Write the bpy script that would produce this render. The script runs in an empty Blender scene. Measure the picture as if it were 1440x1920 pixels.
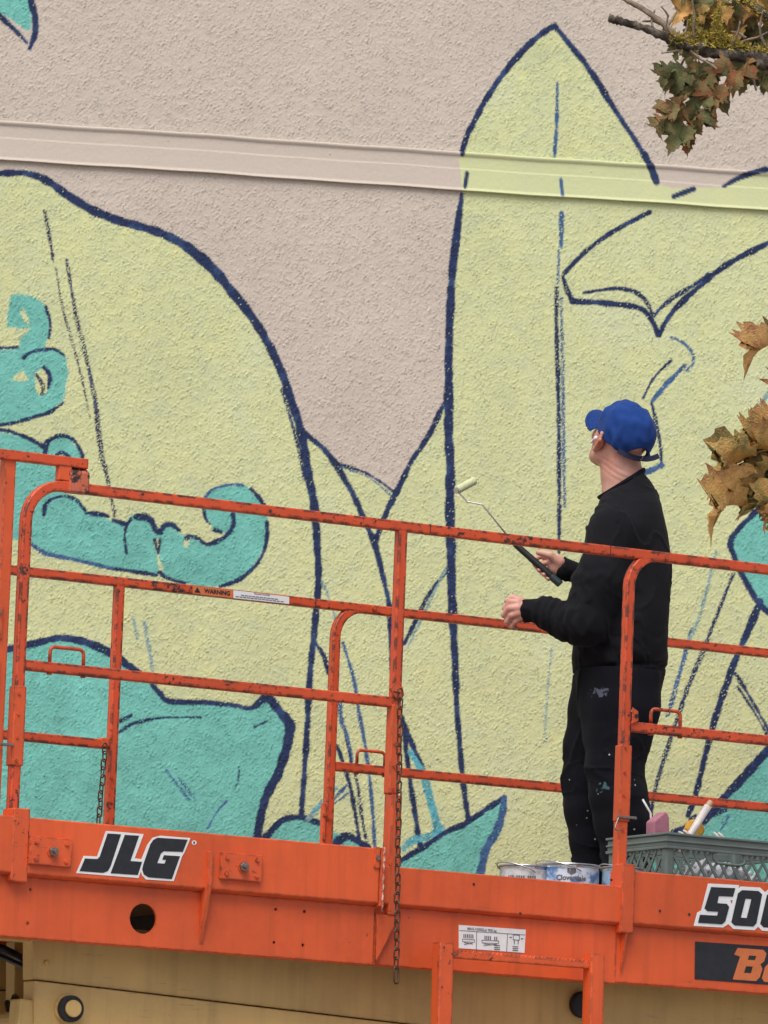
import bpy, bmesh, math, random
import numpy as np
from mathutils import Vector, Matrix

rad = math.radians
# ------------------------------------------------------------------ camera, world, sun, exposure
SC = bpy.context.scene
COL = SC.collection
F_PX = 11858.3                      # focal length in pixels of a 1440 px wide frame
PITCH, ROLL = 0.13987, 0.03813
YAW_WALL = rad(8.4)                 # camera heading measured from the wall's normal
YAW_PLAT = 0.52363                  # camera heading measured from the lift's cross axis
CAM = np.array([0., 0., 1.6])
PCAM = np.array([-8.02468, -16.80243, -1.59258])   # the camera in the lift's own frame
A_PLAT = YAW_PLAT - YAW_WALL
DZ = 1.6 + 1.59258                  # deck height over the ground


def basis(yaw):
    cp, sp = math.cos(PITCH), math.sin(PITCH)
    F = np.array([math.sin(yaw) * cp, math.cos(yaw) * cp, sp])
    R = np.array([math.cos(yaw), -math.sin(yaw), 0.])
    U = np.cross(R, F)
    c, s = math.cos(ROLL), math.sin(ROLL)
    return c * R + s * U, -s * R + c * U, F


BW = basis(YAW_WALL)
BP = basis(YAW_PLAT)
cam_d = bpy.data.cameras.new('camera')
cam = bpy.data.objects.new('camera', cam_d)
COL.objects.link(cam)
R_, U_, F_ = BW
m = Matrix(((R_[0], U_[0], -F_[0], CAM[0]), (R_[1], U_[1], -F_[1], CAM[1]), (R_[2], U_[2], -F_[2], CAM[2]), (0, 0, 0, 1)))
cam.matrix_world = m
cam_d.sensor_fit = 'HORIZONTAL'
cam_d.sensor_width = 36.0
cam_d.lens = F_PX / 1440 * 36.0
cam_d.clip_start = 0.1
cam_d.clip_end = 2000
SC.camera = cam

SUN_EL, SUN_AZ = rad(57), rad(205)      # azimuth clockwise from +Y: behind and left of the camera
W = bpy.data.worlds.new('World')
SC.world = W
W.use_nodes = True
nt = W.node_tree
sky = nt.nodes.new('ShaderNodeTexSky')
sky.sky_type = 'NISHITA'
sky.sun_disc = False
sky.sun_elevation = SUN_EL
sky.sun_rotation = SUN_AZ
sky.dust_density = 4.0
sky.air_density = 1.0
sky.ozone_density = 1.0
nt.links.new(sky.outputs[0], nt.nodes['Background'].inputs[0])
nt.nodes['Background'].inputs[1].default_value = 0.09
sd = bpy.data.lights.new('sun', 'SUN')
sd.energy = 1.5
sd.angle = rad(42)
sd.color = (1.0, 0.985, 0.955)
so = bpy.data.objects.new('sun', sd)
COL.objects.link(so)
sdir = Vector((math.sin(SUN_AZ) * math.cos(SUN_EL), math.cos(SUN_AZ) * math.cos(SUN_EL), math.sin(SUN_EL)))
so.rotation_euler = sdir.to_track_quat('Z', 'Y').to_euler()
so.location = (0, 0, 30)
SC.view_settings.view_transform = 'Standard'
SC.view_settings.look = 'None'
SC.view_settings.gamma = 1.0
SC.view_settings.exposure = 0.70
SC.render.engine = 'CYCLES'
try:
    SC.cycles.use_denoising = True
    SC.cycles.max_bounces = 6
except Exception:
    pass

# ------------------------------------------------------------------ helpers
rng = random.Random(7)
nrs = np.random.RandomState(11)


def ray(px, py, B=BW):
    return B[2] + B[0] * (px - 720) / F_PX - B[1] * (py - 960) / F_PX


HEAD = np.array([math.sin(YAW_WALL), math.cos(YAW_WALL), 0.])
RIGHT = np.array([math.cos(YAW_WALL), -math.sin(YAW_WALL), 0.])


def at(px, py, depth):
    """world point seen at a drawing position, on the upright plane that lies depth metres away"""
    d = ray(px, py)
    return CAM + d * (depth / (d @ HEAD))


def PL(px, py, Y):
    """the same on a plane Y = const of the lift's own frame -> (X, Y, Z)"""
    d = ray(px, py, BP)
    return PCAM + d * ((Y - PCAM[1]) / d[1])


def plat_to_world(p):
    q = np.array(p, float)
    c, s = math.cos(A_PLAT), math.sin(A_PLAT)
    x, y = q[0] - PCAM[0], q[1] - PCAM[1]
    return np.array([c * x - s * y, s * x + c * y, q[2] + DZ])


def lin(r, g, b):
    f = lambda c: (c / 255 / 12.92) if c <= 10 else ((c / 255 + 0.055) / 1.055) ** 2.4
    return (f(r), f(g), f(b))


def link(o, parent=None):
    COL.objects.link(o)
    if parent is not None:
        o.parent = parent
    return o


def tag(o, label=None, cat=None, group=None, kind=None):
    if label: o['label'] = label
    if cat: o['category'] = cat
    if group: o['group'] = group
    if kind: o['kind'] = kind
    return o


def empty(name, loc=(0, 0, 0), rz=0.0):
    o = bpy.data.objects.new(name, None)
    o.location = loc
    o.rotation_euler = (0, 0, rz)
    o.empty_display_size = 0.1
    return link(o)


def smooth(me, on=True):
    me.polygons.foreach_set('use_smooth', [on] * len(me.polygons))


def mesh_np(name, V, Q):
    """mesh from arrays: V (n,3), Q (m,4 or 3)"""
    me = bpy.data.meshes.new(name)
    V = np.asarray(V, np.float32)
    Q = np.asarray(Q, np.int32)
    k = Q.shape[1]
    me.vertices.add(len(V))
    me.vertices.foreach_set('co', V.ravel())
    me.loops.add(Q.size)
    me.loops.foreach_set('vertex_index', Q.ravel())
    me.polygons.add(len(Q))
    me.polygons.foreach_set('loop_start', np.arange(0, Q.size, k, dtype=np.int32))
    me.polygons.foreach_set('loop_total', np.full(len(Q), k, np.int32))
    me.update(calc_edges=True)
    return me


class MB:
    """collects simple shapes; build() links them as ONE mesh object"""
    def __init__(self):
        self.v = []
        self.f = []

    def add(self, v, f):
        o = len(self.v)
        self.v += [tuple(map(float, p)) for p in v]
        self.f += [tuple(i + o for i in q) for q in f]
        return self

    def box(self, x0, x1, y0, y1, z0, z1):
        v = [(x, y, z) for x in (x0, x1) for y in (y0, y1) for z in (z0, z1)]
        return self.add(v, [(0, 1, 3, 2), (4, 6, 7, 5), (0, 4, 5, 1), (2, 3, 7, 6), (0, 2, 6, 4), (1, 5, 7, 3)])

    def prism(self, loop, d):
        """closed loop of 3D points pushed by vector d"""
        n = len(loop)
        a = [Vector(p) for p in loop]
        b = [p + Vector(d) for p in a]
        f = [tuple(range(n))[::-1], tuple(range(n, 2 * n))]
        f += [(i, (i + 1) % n, n + (i + 1) % n, n + i) for i in range(n)]
        return self.add([tuple(p) for p in a + b], f)

    def sweep(self, path, section, side=None, caps=True):
        """section: 2D loop (s, t): s along 'side', t along the in-plane normal"""
        P = [Vector(p) for p in path]
        n = len(P)

        vs = []
        sd_ = Vector(side) if side is not None else None
        prev = None
        for i in range(n):
            t = (P[min(i + 1, n - 1)] - P[max(i - 1, 0)]).normalized()
            if sd_ is not None:
                b = sd_
                nn = t.cross(b).normalized()
                sc = 1.0
            else:
                if prev is None:
                    r = Vector((0, 0, 1)) if abs(t.z) < .9 else Vector((1, 0, 0))
                    b = t.cross(r).normalized()
                else:
                    b = (prev - t * prev.dot(t)).normalized()
                prev = b
                nn = t.cross(b).normalized()
            for s, q in (section(i / (n - 1)) if callable(section) else section):
                vs.append(P[i] + b * s + nn * q)
        k = len(vs) // n
        f = []
        for i in range(n - 1):
            for j in range(k):
                f.append((i * k + j, i * k + (j + 1) % k, (i + 1) * k + (j + 1) % k, (i + 1) * k + j))
        if caps:
            f.append(tuple(range(k))[::-1])
            f.append(tuple(range((n - 1) * k, n * k)))
        return self.add(vs, f)

    def cyl(self, c, axis, r, h, n=16, r2=None):
        ax = Vector(axis).normalized()
        c = Vector(c)
        r2 = r if r2 is None else r2
        u = ax.orthogonal().normalized()
        w = ax.cross(u)
        v = []
        for rr, o in ((r, 0), (r2, h)):
            for i in range(n):
                a = 2 * math.pi * i / n
                v.append(c + ax * o + (u * math.cos(a) + w * math.sin(a)) * rr)
        f = [tuple(range(n))[::-1], tuple(range(n, 2 * n))] + [(i, (i + 1) % n, n + (i + 1) % n, n + i) for i in range(n)]
        return self.add(v, f)

    def mesh(self, name):
        me = bpy.data.meshes.new(name)
        me.from_pydata(self.v, [], self.f)
        bm = bmesh.new()
        bm.from_mesh(me)
        bmesh.ops.recalc_face_normals(bm, faces=bm.faces)
        bm.to_mesh(me)
        bm.free()
        return me

    def build(self, name, mat, parent=None, loc=None, bevel=0.0, seg=2, sm=False):
        me = self.mesh(name)
        me.materials.append(mat)
        o = bpy.data.objects.new(name, me)
        link(o, parent)
        if loc is not None:
            o.location = loc
        if bevel:
            b = o.modifiers.new('bevel', 'BEVEL')
            b.width = bevel
            b.segments = seg
            b.limit_method = 'ANGLE'
            b.angle_limit = rad(35)
            b.harden_normals = False
        if sm:
            smooth(me)
        return o


def circle(r, n=10):
    return [(r * math.cos(2 * math.pi * i / n), r * math.sin(2 * math.pi * i / n)) for i in range(n)]


def rsquare(s, r=0.004, seg=3, s2=None):
    """rounded square section of width s (s2: second width)"""
    a, b = s / 2 - r, (s2 or s) / 2 - r
    out = []
    for cx, cy, a0 in ((a, b, 0), (-a, b, 90), (-a, -b, 180), (a, -b, 270)):
        for i in range(seg + 1):
            t = rad(a0 + 90 * i / seg)
            out.append((cx + r * math.cos(t), cy + r * math.sin(t)))
    return out


def rsquare_edge(s, r=0.005, seg=3, s2=None, inset=0.0055):
    """rounded square section plus a flag per point: 1 on the corners, 0 on the flats"""
    a, b = s / 2 - r, (s2 or s) / 2 - r
    out, fl_ = [], []
    for cx, cy, a0 in ((a, b, 0), (-a, b, 90), (-a, -b, 180), (a, -b, 270)):
        p0, p1 = rad(a0), rad(a0 + 90)
        out.append((cx + r * math.cos(p0) + inset * math.sin(p0), cy + r * math.sin(p0) - inset * math.cos(p0)))
        fl_.append(0.)
        for i in range(seg + 1):
            t = rad(a0 + 90 * i / seg)
            out.append((cx + r * math.cos(t), cy + r * math.sin(t)))
            fl_.append(1.)
        out.append((cx + r * math.cos(p1) - inset * math.sin(p1), cy + r * math.sin(p1) + inset * math.cos(p1)))
        fl_.append(0.)
    return out, fl_


def fillet(pts, r, seg=8):
    """polyline with rounded corners"""
    P = [Vector(p) for p in pts]
    out = [P[0]]
    for i in range(1, len(P) - 1):
        a = (P[i - 1] - P[i]).normalized()
        b = (P[i + 1] - P[i]).normalized()
        ang = a.angle(b)
        d = r / math.tan(ang / 2)
        s, e = P[i] + a * d, P[i] + b * d
        c = P[i] + (a + b).normalized() * (r / math.sin(ang / 2))
        u, v = s - c, e - c
        th = u.angle(v)
        for j in range(seg + 1):
            t = j / seg
            out.append(c + u * (math.sin((1 - t) * th) / math.sin(th)) + v * (math.sin(t * th) / math.sin(th)))
    out.append(P[-1])
    return out


def catmull(pts, n=8):
    P = [np.array(p, float) for p in pts]
    if len(P) == 2:
        return np.array([P[0] + (P[1] - P[0]) * t for t in np.linspace(0, 1, n + 1)])
    P = [2 * P[0] - P[1]] + P + [2 * P[-1] - P[-2]]
    out = []
    for i in range(1, len(P) - 2):
        for t in np.linspace(0, 1, n, endpoint=False):
            a, b, c, d = P[i - 1:i + 3]
            out.append(.5 * (2 * b + (c - a) * t + (2 * a - 5 * b + 4 * c - d) * t * t + (3 * b - a - 3 * c + d) * t ** 3))
    out.append(P[-2])
    return np.array(out)


# ------------------------------------------------------------------ materials
def new_mat(name):
    mt = bpy.data.materials.new(name)
    mt.use_nodes = True
    t = mt.node_tree
    return mt, t, t.nodes['Principled BSDF']


def nd(t, typ, **kw):
    n = t.nodes.new(typ)
    for k, v in kw.items():
        if k.startswith('i_'):
            n.inputs[k[2:].replace('_', ' ')].default_value = v
        else:
            setattr(n, k, v)
    return n


def noise(t, scale, detail=4, rough=0.6, vec=None, dist=0.0):
    n = nd(t, 'ShaderNodeTexNoise')
    n.inputs['Scale'].default_value = scale
    n.inputs['Detail'].default_value = detail
    n.inputs['Roughness'].default_value = rough
    n.inputs['Distortion'].default_value = dist
    if vec is None:
        vec = nd(t, 'ShaderNodeTexCoord').outputs['Object']
    t.links.new(vec, n.inputs['Vector'])
    return n.outputs['Fac']


def ramp(t, fac, stops):
    r = nd(t, 'ShaderNodeValToRGB')
    e = r.color_ramp.elements
    while len(e) < len(stops):
        e.new(0.5)
    for el, (p, c) in zip(e, stops):
        el.position = p
        el.color = (*c, 1) if not isinstance(c, (int, float)) else (c, c, c, 1)
    t.links.new(fac, r.inputs[0])
    return r.outputs[0]


def mix(t, fac, a, b, mode='MIX'):
    n = nd(t, 'ShaderNodeMix', data_type='RGBA', blend_type=mode)
    for sock, v in ((n.inputs[0], fac), (n.inputs[6], a), (n.inputs[7], b)):
        if hasattr(v, 'is_output'):
            t.links.new(v, sock)
        elif isinstance(v, (int, float)):
            sock.default_value = v
        else:
            sock.default_value = (*v, 1) if len(v) == 3 else v
    return n.outputs[2]


def math_n(t, op, a, b=None, clamp=False):
    n = nd(t, 'ShaderNodeMath', operation=op, use_clamp=clamp)
    for i, v in enumerate((a, b)):
        if v is None: continue
        if hasattr(v, 'is_output'):
            t.links.new(v, n.inputs[i])
        else:
            n.inputs[i].default_value = v
    return n.outputs[0]


def bump(t, bsdf, h, strength=0.3, dist=0.01):
    b = nd(t, 'ShaderNodeBump')
    b.inputs['Strength'].default_value = strength
    b.inputs['Distance'].default_value = dist
    t.links.new(h, b.inputs['Height'])
    t.links.new(b.outputs[0], bsdf.inputs['Normal'])


def plain(name, col, rough=0.6, metal=0.0, var=0.15, scale=30, bump_s=0.0, bump_scale=200):
    mt, t, b = new_mat(name)
    n = noise(t, scale, 5)
    c = ramp(t, n, [(0.25, tuple(x * (1 - var) for x in col)), (0.75, tuple(min(1, x * (1 + var)) for x in col))])
    t.links.new(c, b.inputs['Base Color'])
    b.inputs['Roughness'].default_value = rough
    b.inputs['Metallic'].default_value = metal
    if bump_s:
        bump(t, b, noise(t, bump_scale, 4), bump_s, 0.004)
    return mt


def worn_paint(name, col, chip=(0.035, 0.022, 0.018), edge=0.8, chips=0.66, rough=0.42, fade=0.19):
    """painted steel: fading, rubbed dark edges, small chips and scratches"""
    mt, t, b = new_mat(name)
    tc = nd(t, 'ShaderNodeTexCoord').outputs['Object']
    big = noise(t, 2.3, 5, 0.6, tc)
    fine = noise(t, 55, 4, 0.6, tc)
    base = ramp(t, big, [(0.3, tuple(x * (1 - fade) for x in col)), (0.7, tuple(min(1, x * (1 + fade)) for x in col))])
    base = mix(t, ramp(t, fine, [(0.35, 0.0), (0.75, 0.18)]), base, tuple(min(1, x * 1.25 + .02) for x in col))
    mp = nd(t, 'ShaderNodeMapping')
    mp.inputs['Scale'].default_value = (24, 24, 1.3)
    t.links.new(tc, mp.inputs['Vector'])
    run = noise(t, 1.0, 4, 0.6, mp.outputs[0])
    base = mix(t, ramp(t, run, [(0.48, 0.0), (0.78, 0.42)]), base, tuple(x * .55 + .006 for x in col))       # grime that has run down
    sc2 = noise(t, 70, 5, 0.7, tc)
    base = mix(t, ramp(t, sc2, [(0.735, 0.0), (0.75, 0.55)]), base, (.55, .42, .36))                       # pale scuffs
    mp2 = nd(t, 'ShaderNodeMapping')
    mp2.inputs['Scale'].default_value = (5, 60, 60)
    mp2.inputs['Rotation'].default_value = (0, rad(9), 0)
    t.links.new(tc, mp2.inputs['Vector'])
    scr = noise(t, 1.6, 4, 0.65, mp2.outputs[0])
    patch = noise(t, 1.7, 2, 0.5, tc)
    scr = math_n(t, 'MULTIPLY', ramp(t, scr, [(0.655, 0.0), (0.68, 0.5)]), ramp(t, patch, [(0.45, 0.0), (0.6, 1.0)]))
    base = mix(t, scr, base, tuple(x * .45 + .03 for x in col))                                             # long scrapes
    # rubbed edges
    bev = nd(t, 'ShaderNodeBevel', samples=4)
    bev.inputs['Radius'].default_value = 0.010
    geo = nd(t, 'ShaderNodeNewGeometry')
    dot = nd(t, 'ShaderNodeVectorMath', operation='DOT_PRODUCT')
    t.links.new(bev.outputs[0], dot.inputs[0])
    t.links.new(geo.outputs['True Normal'], dot.inputs[1])
    e = math_n(t, 'SUBTRACT', 1.0, dot.outputs['Value'])
    e = math_n(t, 'MULTIPLY', e, 16.0, True)
    n2 = noise(t, 26, 6, 0.72, tc)
    ea = nd(t, 'ShaderNodeAttribute', attribute_name='edge')
    e = math_n(t, 'MAXIMUM', e, math_n(t, 'MULTIPLY', ea.outputs['Fac'], 1.3, True))
    em = math_n(t, 'MULTIPLY', e, ramp(t, n2, [(0.46, 0.0), (0.56, 1.0)]))
    em = math_n(t, 'MULTIPLY', em, edge)
    # chips
    n3 = noise(t, 38, 7, 0.75, tc)
    n4 = noise(t, 3.1, 2, 0.5, tc)
    cm = math_n(t, 'ADD', n3, math_n(t, 'MULTIPLY', math_n(t, 'SUBTRACT', n4, 0.5), 0.35))
    cm = ramp(t, cm, [(chips, 0.0), (chips + 0.02, 1.0)])
    mask = math_n(t, 'MAXIMUM', em, cm)
    c = mix(t, mask, base, chip)
    t.links.new(c, b.inputs['Base Color'])
    t.links.new(ramp(t, fine, [(0.3, rough - .08), (0.7, rough + .14)]), b.inputs['Roughness'])
    hsum = math_n(t, 'SUBTRACT', math_n(t, 'MULTIPLY', noise(t, 140, 3, 0.5, tc), 0.25), mask)
    bump(t, b, hsum, 0.25, 0.002)
    return mt


ORANGE = (0.60, 0.088, 0.021)
M = {}
M['orange'] = worn_paint('orange_paint', ORANGE)
M['orange_rail'] = worn_paint('orange_rail_paint', (0.57, 0.072, 0.018), chips=0.61)
M['orange_beam'] = worn_paint('orange_beam_paint', (0.63, 0.092, 0.021), chips=0.715, edge=0.55)
M['tan'] = worn_paint('tan_paint', (0.56, 0.36, 0.125), chips=0.72, edge=0.35, rough=0.5)
M['steel'] = plain('steel', (0.30, 0.26, 0.23), 0.38, 0.9, 0.3, 60)
M['rust_chain'] = plain('rusty_chain', (0.10, 0.055, 0.035), 0.55, 0.6, 0.5, 90)
M['black'] = plain('black_vinyl', (0.018, 0.018, 0.022), 0.45, 0, 0.3, 40)
M['white'] = plain('white_vinyl', (0.75, 0.75, 0.74), 0.45, 0, 0.06, 40)
M['grey_print'] = plain('grey_print', (0.12, 0.12, 0.13), 0.5, 0, 0.3, 60)
M['label_orange'] = plain('label_orange', (0.60, 0.16, 0.05), 0.5, 0, 0.1, 40)
M['rubber'] = plain('black_rubber', (0.015, 0.015, 0.016), 0.7, 0, 0.3, 50)
M['deck'] = plain('deck_plate', (0.16, 0.09, 0.06), 0.6, 0.3, 0.4, 15)
M['dark'] = plain('dark_steel', (0.03, 0.027, 0.025), 0.6, 0.2, 0.4, 20)

exec_order = 'structure'
# ------------------------------------------------------------------ ground
M['asphalt'] = plain('concrete_paving', (0.30, 0.285, 0.26), 0.9, 0, 0.25, 3.0, 0.5, 60)
g = MB()
g.add([(-400, -400, 0), (400, -400, 0), (400, 400, 0), (-400, 400, 0)], [(0, 1, 2, 3)])
tag(g.build('ground', M['asphalt']), kind='structure')

# ------------------------------------------------------------------ wall: stucco relief and mural
c = plat_to_world((4.62, 1.90, 0))
WALL_Y = c[1] + 0.16


def on_wall(px, py, y=None):
    d = ray(px, py)
    return CAM + d * (((WALL_Y if y is None else y) - CAM[1]) / d[1])


def wall_px(Xw, Zw):
    """metres on the wall -> drawing units (a fixed projective map of the plane)"""
    d0, d1, d2 = Xw - CAM[0], WALL_Y - CAM[1], Zw - CAM[2]
    zz = d0 * F_[0] + d1 * F_[1] + d2 * F_[2]
    return 720 + F_PX * (d0 * R_[0] + d1 * R_[1] + d2 * R_[2]) / zz, 960 - F_PX * (d0 * U_[0] + d1 * U_[1] + d2 * U_[2]) / zz


cs = [on_wall(*q) for q in ((0, 0), (1440, 0), (0, 1920), (1440, 1920))]
GX0, GX1 = min(q[0] for q in cs) - .32, max(q[0] for q in cs) + .32
GZ0, GZ1 = min(q[2] for q in cs) - .05, max(q[2] for q in cs) + .12
STEP = 0.0038
NXg = int((GX1 - GX0) / STEP) + 1
NZg = int((GZ1 - GZ0) / STEP) + 1
xs = GX0 + np.arange(NXg) * STEP
zs = GZ0 + np.arange(NZg) * STEP
GX1, GZ1 = xs[-1], zs[-1]
XX, ZZ = np.meshgrid(xs, zs)            # (NZ, NX)
PX, PY = wall_px(XX, ZZ)


def bandnoise(shape, lam_lo, lam_hi, seed, aniso=1.0, fall=0.0):
    r = np.random.RandomState(seed)
    f = np.fft.rfft2(r.standard_normal(shape))
    ky = np.fft.fftfreq(shape[0], STEP)[:, None] * aniso
    kx = np.fft.rfftfreq(shape[1], STEP)[None, :]
    k = np.sqrt(kx * kx + ky * ky) + 1e-6
    w = np.exp(-(k * lam_lo) ** 2 * .5) * (1 - np.exp(-(k * lam_hi) ** 2 * .5))
    w = w * k ** (-fall)
    o = np.fft.irfft2(f * w, shape)
    return (o / o.std()).astype(np.float32)


def smoothstep_(a, b, x):
    t = np.clip((x - a) / (b - a), 0, 1)
    return t * t * (3 - 2 * t)


sh = XX.shape
n1 = bandnoise(sh, 0.0066, 0.026, 1, 0.36, 0.55)
n2 = bandnoise(sh, 0.0040, 0.012, 2, 0.9)
n3 = bandnoise(sh, 0.016, 0.15, 3, 0.8, 0.8)
# sprayed and knocked-down stucco: flat plates that end in ragged little steps
gain = np.clip(0.80 + 0.48 * n3, 0.22, 1.6)          # some patches left flat, others rough
tq = n1 * gain + 0.12 * n2
fr_ = tq - np.floor(tq)
ter = np.floor(tq) + smoothstep_(0.44, 0.56, fr_)
hs = np.tanh(ter * 0.75)
HGT = (0.00092 * ter + 0.00008 * n2 + 0.0003 * n3).astype(np.float32)
lo1 = bandnoise(sh, 0.04, 0.4, 5, 1.0, 1.0)
lo2 = bandnoise(sh, 0.08, 1.2, 6, 1.0, 1.6)
fine = bandnoise(sh, 0.004, 0.02, 8)

C_BARE = np.array(lin(198, 186, 172))
C_YEL = np.array(lin(203, 208, 158))
C_TEAL = np.array(lin(113, 185, 172))
C_NAVY = np.array(lin(36, 50, 86))
C_BLUE = np.array(lin(66, 98, 140))
C_PALE = np.array(lin(130, 160, 160))
C_AQUA = np.array(lin(92, 172, 184))
C_INK = np.array(lin(48, 52, 78))


def smoothstep(a, b, x):
    t = np.clip((x - a) / (b - a), 0, 1)
    return t * t * (3 - 2 * t)


def poly_sd(px, py, poly):
    """signed distance (inside negative) to a closed polygon, evaluated on arrays"""
    P = np.asarray(poly, float)
    best = np.full(px.shape, 1e9)
    ins = np.zeros(px.shape, bool)
    for i in range(len(P)):
        a, b = P[i], P[(i + 1) % len(P)]
        e = b - a
        l2 = e @ e + 1e-9
        t = np.clip(((px - a[0]) * e[0] + (py - a[1]) * e[1]) / l2, 0, 1)
        dx, dy = px - a[0] - t * e[0], py - a[1] - t * e[1]
        best = np.minimum(best, dx * dx + dy * dy)
        cnd = (a[1] > py) != (b[1] > py)
        xi = a[0] + (py - a[1]) / (e[1] if abs(e[1]) > 1e-9 else 1e-9) * e[0]
        ins ^= cnd & (px < xi)
    d = np.sqrt(best)
    return np.where(ins, -d, d)


def line_sd(px, py, pts, wid):
    """distance to a polyline minus its local half width, and the arc position"""
    best = np.full(px.shape, 1e9)
    P = np.asarray(pts, float)
    n = len(P)
    for i in range(n - 1):
        a, b = P[i], P[i + 1]
        e = b - a
        l2 = e @ e + 1e-9
        t = np.clip(((px - a[0]) * e[0] + (py - a[1]) * e[1]) / l2, 0, 1)
        d = np.hypot(px - a[0] - t * e[0], py - a[1] - t * e[1]) - (wid[i] * (1 - t) + wid[i + 1] * t) / 2
        best = np.minimum(best, d)
    return best


# ---- the drawing, in drawing units
YELLOW = [(-160, 340), (-60, 328), (0, 325), (50, 326), (90, 340), (125, 365), (175, 395), (225, 415), (275, 429), (320, 445), (360, 470), (400, 507),
          (435, 547), (471, 593), (502, 642), (529, 700), (547, 753), (566, 808), (600, 836), (627, 864), (673, 883), (707, 900), (735, 921),
          (750, 908), (773, 863), (802, 820), (833, 757), (838, 700), (842, 640), (847, 525), (855, 450), (866, 365), (862, 318), (858, 300), (866, 290), (872, 265), (890, 225), (915, 180),
          (950, 130), (985, 90), (1020, 60), (1040, 48), (1070, 85), (1105, 130), (1140, 185), (1175, 240), (1205, 285), (1220, 315), (1232, 346), (1262, 354),
          (1355, 352), (1390, 332), (1440, 318), (1600, 300), (1700, 2300), (-200, 2300)]
TEAL = [
    [(-160, -160), (40, -160), (52, -20), (54, 0), (60, 30), (58, 58), (48, 56), (30, 42), (10, 28), (-20, 15), (-160, -40)],
    [(20, 555), (40, 551), (67, 558), (85, 575), (93, 602), (92, 633), (84, 651), (111, 656), (124, 669), (127, 700), (122, 735), (118, 753), (89, 775), (44, 789), (18, 795), (-60, 798), (-160, 790), (-160, 650), (0, 653), (33, 653), (40, 634), (54, 618), (30, 614), (9, 615), (14, 590)],
    [(-160, 800), (-60, 803), (0, 808), (30, 814), (55, 823), (82, 838), (88, 828), (100, 820), (115, 817), (132, 822), (147, 838), (154, 862), (156, 905), (120, 925), (150, 938), (163, 960), (190, 965), (203, 972), (220, 980), (238, 978), (250, 968), (270, 967), (287, 978),
     (297, 996), (308, 984), (325, 984), (338, 1000), (350, 1006), (368, 1010), (384, 1021), (417, 1011), (428, 1000), (412, 998), (396, 986), (386, 973), (381, 955), (384, 933), (400, 916), (431, 908), (462, 911), (484, 931), (496, 949), (501, 980), (500, 1011), (491, 1042), (471, 1069),
     (444, 1089), (413, 1100), (385, 1100), (347, 1093), (313, 1083), (302, 1077), (293, 1078), (253, 1072), (213, 1067), (173, 1057), (133, 1048), (87, 1037), (60, 1020), (0, 1003), (-60, 990), (-160, 980)],
    [(-160, 1240), (-60, 1230), (0, 1220), (52, 1208), (100, 1198), (127, 1196), (167, 1205), (207, 1223), (233, 1243), (267, 1263), (290, 1287), (317, 1314), (383, 1317), (440, 1323), (470, 1327), (490, 1313), (503, 1308), (523, 1330), (543, 1357), (545, 1367), (537, 1407), (523, 1450), (503, 1487), (493, 1517), (483, 1568), (470, 1700), (460, 2300), (-160, 2300)],
    [(496, 1572), (523, 1543), (540, 1533), (567, 1531), (598, 1541), (640, 1570), (657, 1570), (690, 1589), (720, 1640), (730, 2300), (500, 2300)],
    [(746, 1618), (793, 1587), (833, 1560), (873, 1543), (920, 1512), (946, 1493), (947, 1512), (937, 1555), (915, 1592), (904, 1632), (880, 1760), (740, 1760)],
    [(1416, 960), (1384, 994), (1369, 1016), (1375, 1042), (1393, 1080), (1410, 1111), (1427, 1136), (1460, 1150), (1700, 1160), (1700, 930), (1450, 935)],
    [(1700, 1200), (1440, 1410), (1399, 1455), (1357, 1500), (1325, 1545), (1240, 1572), (1215, 1640), (1200, 2300), (1700, 2300)],
]
CUT = [  # yellow left showing inside the teal
    [(64, 700), (80, 688), (92, 694), (94, 716), (87, 735), (74, 742), (66, 722)],
    [(20, 711), (42, 694), (55, 712), (40, 716)],
    [(296, 1010), (300, 1040), (306, 1072), (299, 1078), (294, 1050), (290, 1012)],
    [(345, 1008), (356, 1010), (352, 1028), (344, 1024)],
    [(42, 580), (50, 590), (56, 612), (50, 606), (38, 588)],
    [(100, 862), (112, 850), (130, 853), (134, 866), (116, 860)],
]
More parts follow.
